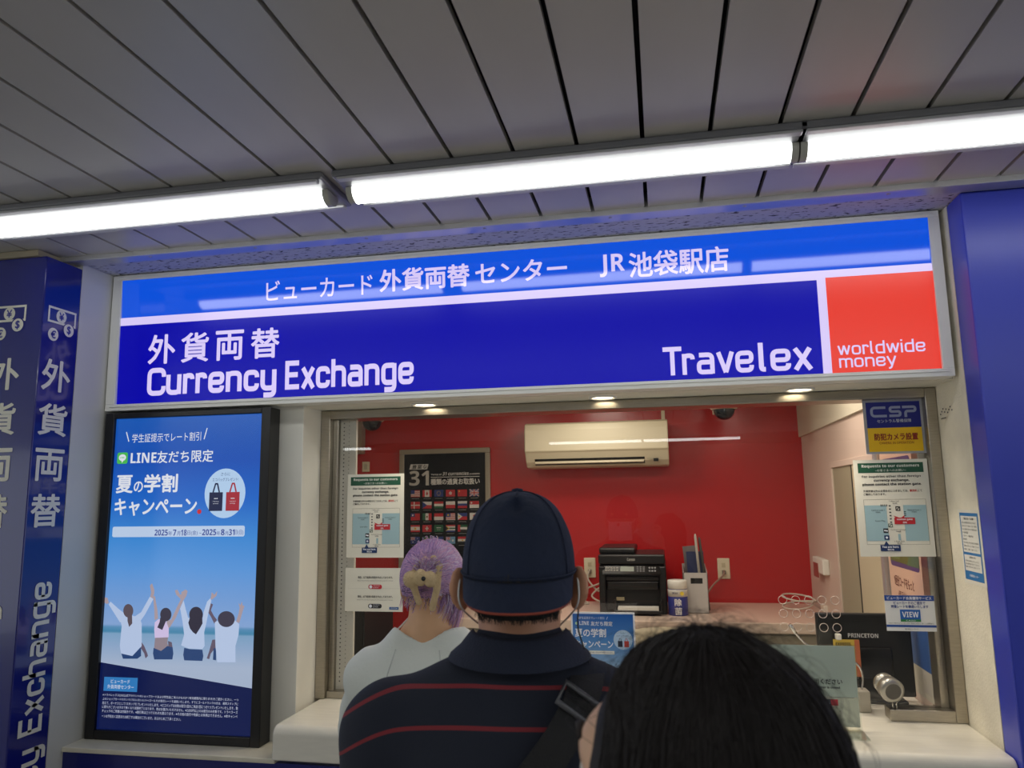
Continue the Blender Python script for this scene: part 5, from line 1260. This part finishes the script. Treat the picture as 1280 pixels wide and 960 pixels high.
def brimpt(u, v):
    """u in [-1, 1] across, v in [0, 1] from the head outwards"""
    a = -PI / 2 + u * 1.22; x0, y0 = .0915 * math.cos(a), -.006 + .108 * math.sin(a)
    L = .056 * (1 - .30 * u ** 4); x = x0 * (1 - .04 * v); y = y0 - L * v * .80
    z = zr - .002 - .006 * (1 - u * u) - L * v * .66 - .004 * u * u * v
    return (x, y, z)
for j in range(nv + 1):
    for i in range(nu + 1): V.append(brimpt(i / nu * 2 - 1, j / nv))
for j in range(nv):
    for i in range(nu): a = j * (nu + 1) + i; F.append((a, a + 1, a + nu + 2, a + nu + 1))
mc = MB(); mc.add(V, F); bo = mc.build('brim', M_cap_, capo, smooth=True, off=(0, 0, 0)); so = bo.modifiers.new('s', 'SOLIDIFY'); so.thickness = .004; so.offset = 0
MB().tube([brimpt(i / 40 * 2 - 1, 1.0) for i in range(41)], .0022, 6).build('brim_piping', mat('piping_rust', (140, 62, 44), .8), bo, smooth=True, off=(0, 0, 0))
# face mask with ear loops
V = []; F = []
for j in range(9):
    for i in range(17):
        u = i / 8 - 1; v = j / 8; a = PI / 2 - u * 1.15; V.append((.074 * math.cos(a), .018 + (.094 - .018 * abs(v - .45)) * math.sin(a) + .010, 1.598 - .012 - v * .105))
for j in range(8):
    for i in range(16): a = j * 17 + i; F.append((a, a + 1, a + 18, a + 17))
mc = MB(); mc.add(V, F)
for e in (-1, 1): mc.tube(smooth_pts([(e * .067, .062, 1.578), (e * .090, .012, 1.602), (e * .096, -.022, 1.585), (e * .093, -.018, 1.550), (e * .067, .060, 1.508)]), .0016, 6)
o = mc.build('face_mask', mat('mask_white', (226, 226, 224), .8), man, smooth=True, off=(0, 0, 0))
# shoulder bag: strap over the right shoulder, bag at the left hip
bag = thing('shoulder_bag', 'black cross-body bag strap with buckle over the right shoulder of the cap wearer', 'bag', (MX, MY, 0)); bag.rotation_euler.z = MYAW
def strap(P, w, th, nrm_fn):
    V = []; F = []; P = [Vector(p) for p in P]
    for i, p in enumerate(P):
        t = (P[min(i + 1, len(P) - 1)] - P[max(i - 1, 0)]).normalized(); nn = Vector(nrm_fn(p)).normalized(); sd = t.cross(nn).normalized()
        for a, b in ((-1, 0), (1, 0), (1, 1), (-1, 1)): V.append(tuple(p + sd * (a * w / 2) + nn * (b * th)))
    for i in range(len(P) - 1):
        for k in range(4): F.append((i * 4 + k, i * 4 + (k + 1) % 4, i * 4 + 4 + (k + 1) % 4, i * 4 + 4 + k))
    F += [(3, 2, 1, 0), tuple(len(P) * 4 - 4 + k for k in range(4))]
    return V, F
SP = smooth_pts([(.12, .12, 1.33), (.118, .07, 1.43), (.112, .0, 1.462), (.098, -.085, 1.438), (.062, -.136, 1.385), (.00, -.152, 1.31), (-.08, -.152, 1.20), (-.17, -.118, 1.06), (-.222, -.04, .95), (-.235, .02, .90)], 5)
V, F = strap(SP, .050, .004, lambda p: (p.x * .35, p.y if abs(p.y) > .06 else p.y * .6, .14 if p.z > 1.42 else .03))
mc = MB(); mc.add(V, F); mc.build('strap', mat('webbing_black', (22, 22, 24), .75, bump=.4, bscale=400), bag, off=(0, 0, 0))
MB().box(-.30, -.20, -.08, .16, .68, .90).build('bag_body', mat('bag_black', (20, 20, 22), .7), bag, bevel=.03, seg=3, off=(0, 0, 0))
i_ = 17; p = SP[i_]; t_ = (SP[i_ + 1] - SP[i_ - 1]).normalized(); nn = Vector((p.x * .35, p.y, .14 if p.z > 1.42 else .03)).normalized(); sd = t_.cross(nn).normalized(); nn = sd.cross(t_)
C = [p + nn * .008 + sd * (a * .033) + t_ * (b * .017) for a, b in ((-1, -1), (1, -1), (1, 1), (-1, 1), (-1, -1))]
MB().tube(C, .0045, 8).build('buckle', mat('buckle_grey', (70, 70, 74), .35), bag, smooth=True, off=(0, 0, 0))
# earphone cord
ec = thing('earphone_cord', 'thin black earphone cord hanging from the right ear of the cap wearer', 'earphones', (MX, MY, 0)); ec.rotation_euler.z = MYAW
MB().tube(smooth_pts([(.099, .008, 1.572), (.096, -.006, 1.545), (.094, -.022, 1.515), (.106, -.035, 1.475), (.112, -.050, 1.452), (.104, -.062, 1.446)]), .0013, 6).build('cord', M_black, ec, smooth=True, off=(0, 0, 0))
MB().lathe([(.002, 0), (.005, .003), (.006, .016), (.0025, .022)], (.110, -.066, 1.444), (-1, .1, .1), 12).build('inline_plug', M_black, ec, smooth=True, off=(0, 0, 0))
MB().lathe([(.007, 0), (.007, .008), (.003, .012)], (.090, .012, 1.580), (1, 0, 0), 12).build('earbud', M_black, ec, smooth=True, off=(0, 0, 0))

# ------------------------------------------------------------------ the woman with lilac hair
WX, WY = -.655, 2.10
J = dict(head=(.008, .01, 1.490), neck=(0, 0, 1.345), sh=(.160, 0, 1.228), w=.92, nw=1.22, ear=.080, elL=(-.262, .15, 1.052), wrL=(-.090, .46, 1.012), elR=(.262, .15, 1.052), wrR=(.09, .46, 1.012),
         hdL=(.35, 1, -.02), hnL=(0, 0, -1), htL=(1, 0, 0), hdR=(-.35, 1, -.02), hnR=(0, 0, -1), htR=(-1, 0, 0), trouser=mat('trouser_beige', (150, 140, 124), .8))
wo = person('person with clipped-up lilac hair and white top, leaning on the counter', (WX, WY, 0), 0, J, mat('skin_warm', (214, 168, 128), .55, var=.05, scale=25))
M_wtop = mat('white_cloth', (214, 218, 210), .8, bump=.2, bscale=120)
s = SDF((-.38, -.30, .72), (.38, .56, 1.42), .006); torso(s, J, .020, k=.045)
for e, key in ((-1, 'L'), (1, 'R')):
    a = np.array((e * .160, 0, 1.228)); el = np.array(J['el' + key]); wr = np.array(J['wr' + key])
    s.cap(a, el, .072, .058, .04).cap(el, el + (wr - el) * .93, .055, .036, .03)
s.cut((0, 0, -1), -.78)
s.minus_ell((0.004, .03, 1.415), (.118, .135, .100))
V, F = s.mesh(); V = relax(V, F, 3); np_mesh('white_top', wrinkle(V, F, .0075, 15, 11, .5), F, M_wtop, wo)
mc = MB()
for x in (-.055, .055): mc.tube([(x * 1.1, -.112, 1.330), (x * 1.35, -.138, 1.27), (x * 1.3, -.142, 1.18), (x * 1.2, -.14, 1.05)], .0018, 6)
mc.build('back_seam', mat('seam_grey', (190, 194, 188), .8), wo, smooth=True, off=(0, 0, 0))
MB().tube(smooth_pts([(-.062, .03, 1.40), (-.085, -.01, 1.37), (-.118, -.03, 1.335), (-.13, .03, 1.30)]), .0028, 8).build('neck_strap', mat('strap_white', (216, 214, 210), .6), wo, smooth=True, off=(0, 0, 0))
# hair
hc = np.array((.008, .0, 1.505)); hr = np.array((.090, .104, .108))
LIL = [mat('hair_lilac', (188, 150, 200), .5), mat('hair_pink', (224, 176, 204), .5), mat('hair_violet', (150, 114, 172), .5), mat('hair_pale', (226, 212, 230), .5), mat('hair_root', (86, 66, 92), .6)]
s = SDF((-.14, -.16, 1.36), (.16, .14, 1.66), .005)
s.ell(hc, hr * .965, .02); s.cut((0, .25, -1), -1.445)
s.minus_ell(hc + (0, .115, -.05), (.075, .085, .10))
V, F = s.mesh(); np_mesh('hair', relax(V, F, 2), F, LIL[0], wo)
cc = hc + np.array((.026, -.112, .026))                                   # where the clip gathers the hair
def onhead(th, ph, k=1.0): return hc + hr * k * np.array((math.sin(th) * math.cos(ph), math.sin(th) * math.sin(ph), math.cos(th)))
P = []; mi = []
for i in range(5200):
    ph = RNG.uniform(-PI * 1.10, PI * .10); th = math.acos(RNG.uniform(-.42, .98))
    if RNG.random() < .8:                                                   # rooted along the hairline
        ph = RNG.uniform(0, 2 * PI); sn = math.sin(ph); th = 1.68 - .22 * min(sn, 0) - .75 * max(sn, 0) + RNG.normal() * .05
    r0 = onhead(th, ph, 1.0); k = RNG.uniform(1.0, 1.014); path = []
    tgt = cc + np.array((RNG.normal() * .013, 0, RNG.normal() * .022))
    for q in range(9):
        t = (q / 8) ** .8; p_ = r0 * (1 - t) + tgt * t; d = (p_ - hc) / hr; L = np.linalg.norm(d); p_ = hc + hr * d / L * (k + .006 * math.sin(PI * t) + (.12 * max(0, t - .6)))
        path.append(p_ + RNG.normal(size=3) * .0003)
    P.append(path); q_ = math.sin(ph * 11 + 1.5 * math.sin(th * 5)) + .6 * math.sin(ph * 23 + th * 9) + RNG.normal() * .35 + (1.0 if r0[0] > hc[0] + .01 else .15) + (.5 if th < .6 else 0)
    mi.append(4 if (th > 1.72 and math.sin(ph) < -.5 and RNG.random() < .3) else (3 if q_ > 1.75 else (1 if q_ > .7 else (0 if q_ > -.7 else 2))))
for i in range(240):                                                        # tuft spilling over the clip
    a = RNG.uniform(-1.2, 1.2); b_ = cc + np.array((RNG.normal() * .012, -.012, RNG.normal() * .012)); L = RNG.uniform(.03, .06)
    P.append([b_ + np.array((math.sin(a) * L * t, -.014 * math.sin(PI * t) - .004, math.cos(a) * L * t * (1.1 - .5 * t))) for t in np.linspace(0, 1, 9)]); mi.append(int(RNG.choice([0, 1, 3, 2])))
for i in range(36):                                                         # loose wisps at the nape
    x = RNG.uniform(-.05, .06); r0 = hc + np.array((x, -.082 + abs(x) * .5, -.045)); L = RNG.uniform(.015, .045)
    P.append([r0 + np.array((RNG.normal() * .002 + (x * .25) * t, -.004 * t, -L * t)) for t in np.linspace(0, 1, 9)]); mi.append(int(RNG.choice([0, 4, 3, 2])))
for i in range(24):
    x = RNG.uniform(-.09, -.06); r0 = hc + np.array((x, RNG.uniform(-.03, .03), -.05)); L = RNG.uniform(.02, .045)
    P.append([r0 + np.array((-.006 * t, 0, -L * t)) for t in np.linspace(0, 1, 9)]); mi.append(int(RNG.choice([1, 0, 2])))
for i in range(16):
    r0 = onhead(RNG.uniform(0, .5), RNG.uniform(0, 6.28)); P.append([r0 + np.array((RNG.normal() * .001 + .006 * t * math.sin(i), -.01 * t, .022 * t * (1.3 - t))) for t in np.linspace(0, 1, 9)]); mi.append(int(RNG.choice([0, 1, 3])))
strands('hair_strands', P, .0010, LIL, wo, .5, mi); P = []; mi = []
for i in range(330):                                                        # long lock on the right side
    x = RNG.uniform(.035, .088); r0 = hc + np.array((x, -.05 + RNG.normal() * .012 + (x - .03) * .6, RNG.uniform(-.02, .03))); L = RNG.uniform(.10, .185) * (.6 + .4 * (x - .035) / .053)
    w_ = RNG.normal() * .004
    P.append([r0 + np.array((.012 * math.sin(2.6 * t) + w_ * t - .028 * t * t, .004 * t, -L * t)) for t in np.linspace(0, 1, 9)]); mi.append(int(RNG.choice([1, 0, 1, 3, 2])))
strands('side_lock', P, .0011, LIL, wo, .4, mi)
# claw clip
M_clip = mat('clip_beige', (224, 196, 150), .85, bump=.8, bscale=260); cl = None
CX, CZ = .034, 1.520
def cpt(x, y, z): return (CX + x * 1.25, -.125 + y, CZ + z * 1.3)
s = SDF((-.12, -.24, 1.40), (.12, -.05, 1.65), .0035)
for xs in ([(.008, .012, .036), (.026, -.008, .022), (.022, -.010, -.020), (.008, .004, -.062)], [(-.010, .012, .034), (-.026, -.004, .018), (-.030, -.006, -.022), (-.024, .012, -.052)]):
    for a_, b_ in zip(xs[:-1], xs[1:]): s.cap(cpt(*a_), cpt(*b_), .0095, .009, .004)
s.ell(cpt(-.036, -.016, -.004), (.020, .018, .022), .006); s.ell(cpt(-.012, -.020, .000), (.017, .018, .023), .004); s.ell(cpt(.008, -.018, -.003), (.016, .018, .022), .004)
V, F = s.mesh(); cl = np_mesh('hair_clip', relax(V, F, 1), F, M_clip, wo)
m = MB(); m.lathe([(.006, 0), (.004, .003), (0, .004)], cpt(-.002, -.036, -.001), (0, -1, 0), 12); m.build('clip_button', M_black, cl, smooth=True, off=(0, 0, 0))
for dz in (.004, -.004): MB().lathe([(.0022, 0), (0, .002)], cpt(-.046, -.028, -.004 + dz), (-.3, -1, 0), 10).build('pearl', mat('pearl', (235, 230, 220), .2), cl, smooth=True, off=(0, 0, 0))

# ------------------------------------------------------------------ the dark-haired person in the foreground
FX, FY = .024, .665
J = dict(head=(0, .004, 1.487), neck=(0, 0, 1.335), sh=(.165, 0, 1.24), w=.92, nw=.92, ear=.078, elL=(-.21, -.02, .97), wrL=(-.20, .10, .75), elR=(.21, -.02, .97), wrR=(.20, .10, .75),
         hdL=(0, .25, -1), hnL=(1, 0, 0), htL=(0, 1, 0), hdR=(0, .25, -1), hnR=(-1, 0, 0), htR=(0, 1, 0), trouser=mat('trouser_black', (30, 30, 34), .8))
fg = person('person with black hair in the near foreground, head turned to the left', (FX, FY, 0), math.radians(64), J, M_skin2)
s = SDF((-.34, -.28, .74), (.34, .28, 1.40), .008); torso(s, J, .016, k=.045)
for e, key in ((-1, 'L'), (1, 'R')): s.cap((e * .165, 0, 1.24), J['el' + key], .062, .056, .04)
s.cut((0, 0, -1), -.80); V, F = s.mesh(); np_mesh('dark_top', wrinkle(relax(V, F, 2), F, .003, 16, 21), F, mat('dark_cloth', (34, 34, 40), .85), fg)
hc = np.array((0, -.006, 1.488)); hr = np.array((.094, .108, .122))
M_bk = mat('hair_dark', (30, 25, 24), .6, spec=.3)
s = SDF((-.15, -.18, 1.10), (.15, .16, 1.64), .006)
s.ell(hc, hr * .97, .02); s.cap(hc + (0, -.026, -.03), hc + (0, -.045, -.27), .074, .068, .05); s.ell(hc + (.066, -.005, -.12), (.028, .05, .16), .03); s.ell(hc + (-.066, -.005, -.12), (.028, .05, .16), .03)
s.minus_ell(hc + (0, .125, -.055), (.074, .075, .125))
V, F = s.mesh(); np_mesh('hair', relax(V, F, 2), F, M_bk, fg)
P = []
for i in range(5200):
    ph0 = RNG.uniform(0, 2 * PI); fr_ = math.cos(ph0 - PI / 2)               # 1 towards the face
    ph = ph0 if fr_ < .45 else ph0
    th1 = 1.62; st0 = RNG.uniform(0.02, .9) ** .8; k = 1 + abs(RNG.normal()) * .016; path = []; L = RNG.uniform(.10, .30); sw = 0
    side = 1 if math.cos(ph0) > 0 else -1
    for q in range(12):
        t = q / 11
        if t < .62:
            th = st0 + (th1 - st0) * t / .62
            pa = ph
            if fr_ > .2: pa = ph0 + (-side) * (fr_ - .2) * 1.25 * min(1, th / 1.1) ** 1.3       # sweep away from the face
            p_ = hc + hr * k * np.array((math.sin(th) * math.cos(pa), math.sin(th) * math.sin(pa), math.cos(th))); last = p_
        else:
            p_ = last + np.array((-last[0] * .6, -.02 - (last[1]) * .5, -1)) * L * (t - .62) / .38 + np.array((RNG.normal() * .002, RNG.normal() * .002, 0))
        path.append(p_ + RNG.normal(size=3) * .0007)
    P.append(path)
strands('hair_strands', P, .0008, M_bk, fg, .5)
P = []
for i in range(240):                                                       # flyaway hairs on the crown
    th = RNG.uniform(0, 1.25); ph = RNG.uniform(0, 2 * PI); r0 = hc + hr * np.array((math.sin(th) * math.cos(ph), math.sin(th) * math.sin(ph), math.cos(th)))
    o_ = (r0 - hc) / hr; o_ /= np.linalg.norm(o_); tg_ = np.cross(o_, RNG.normal(size=3)); tg_ /= np.linalg.norm(tg_); L = RNG.uniform(.03, .07); hgt = RNG.uniform(.006, .022)
    P.append([r0 + tg_ * L * t + o_ * (hgt * math.sin(PI * t * .8) - .25 * L * t * t * .5) for t in np.linspace(0, 1, 8)])
strands('flyaway_hair', P, .00024, M_bk, fg, .5)
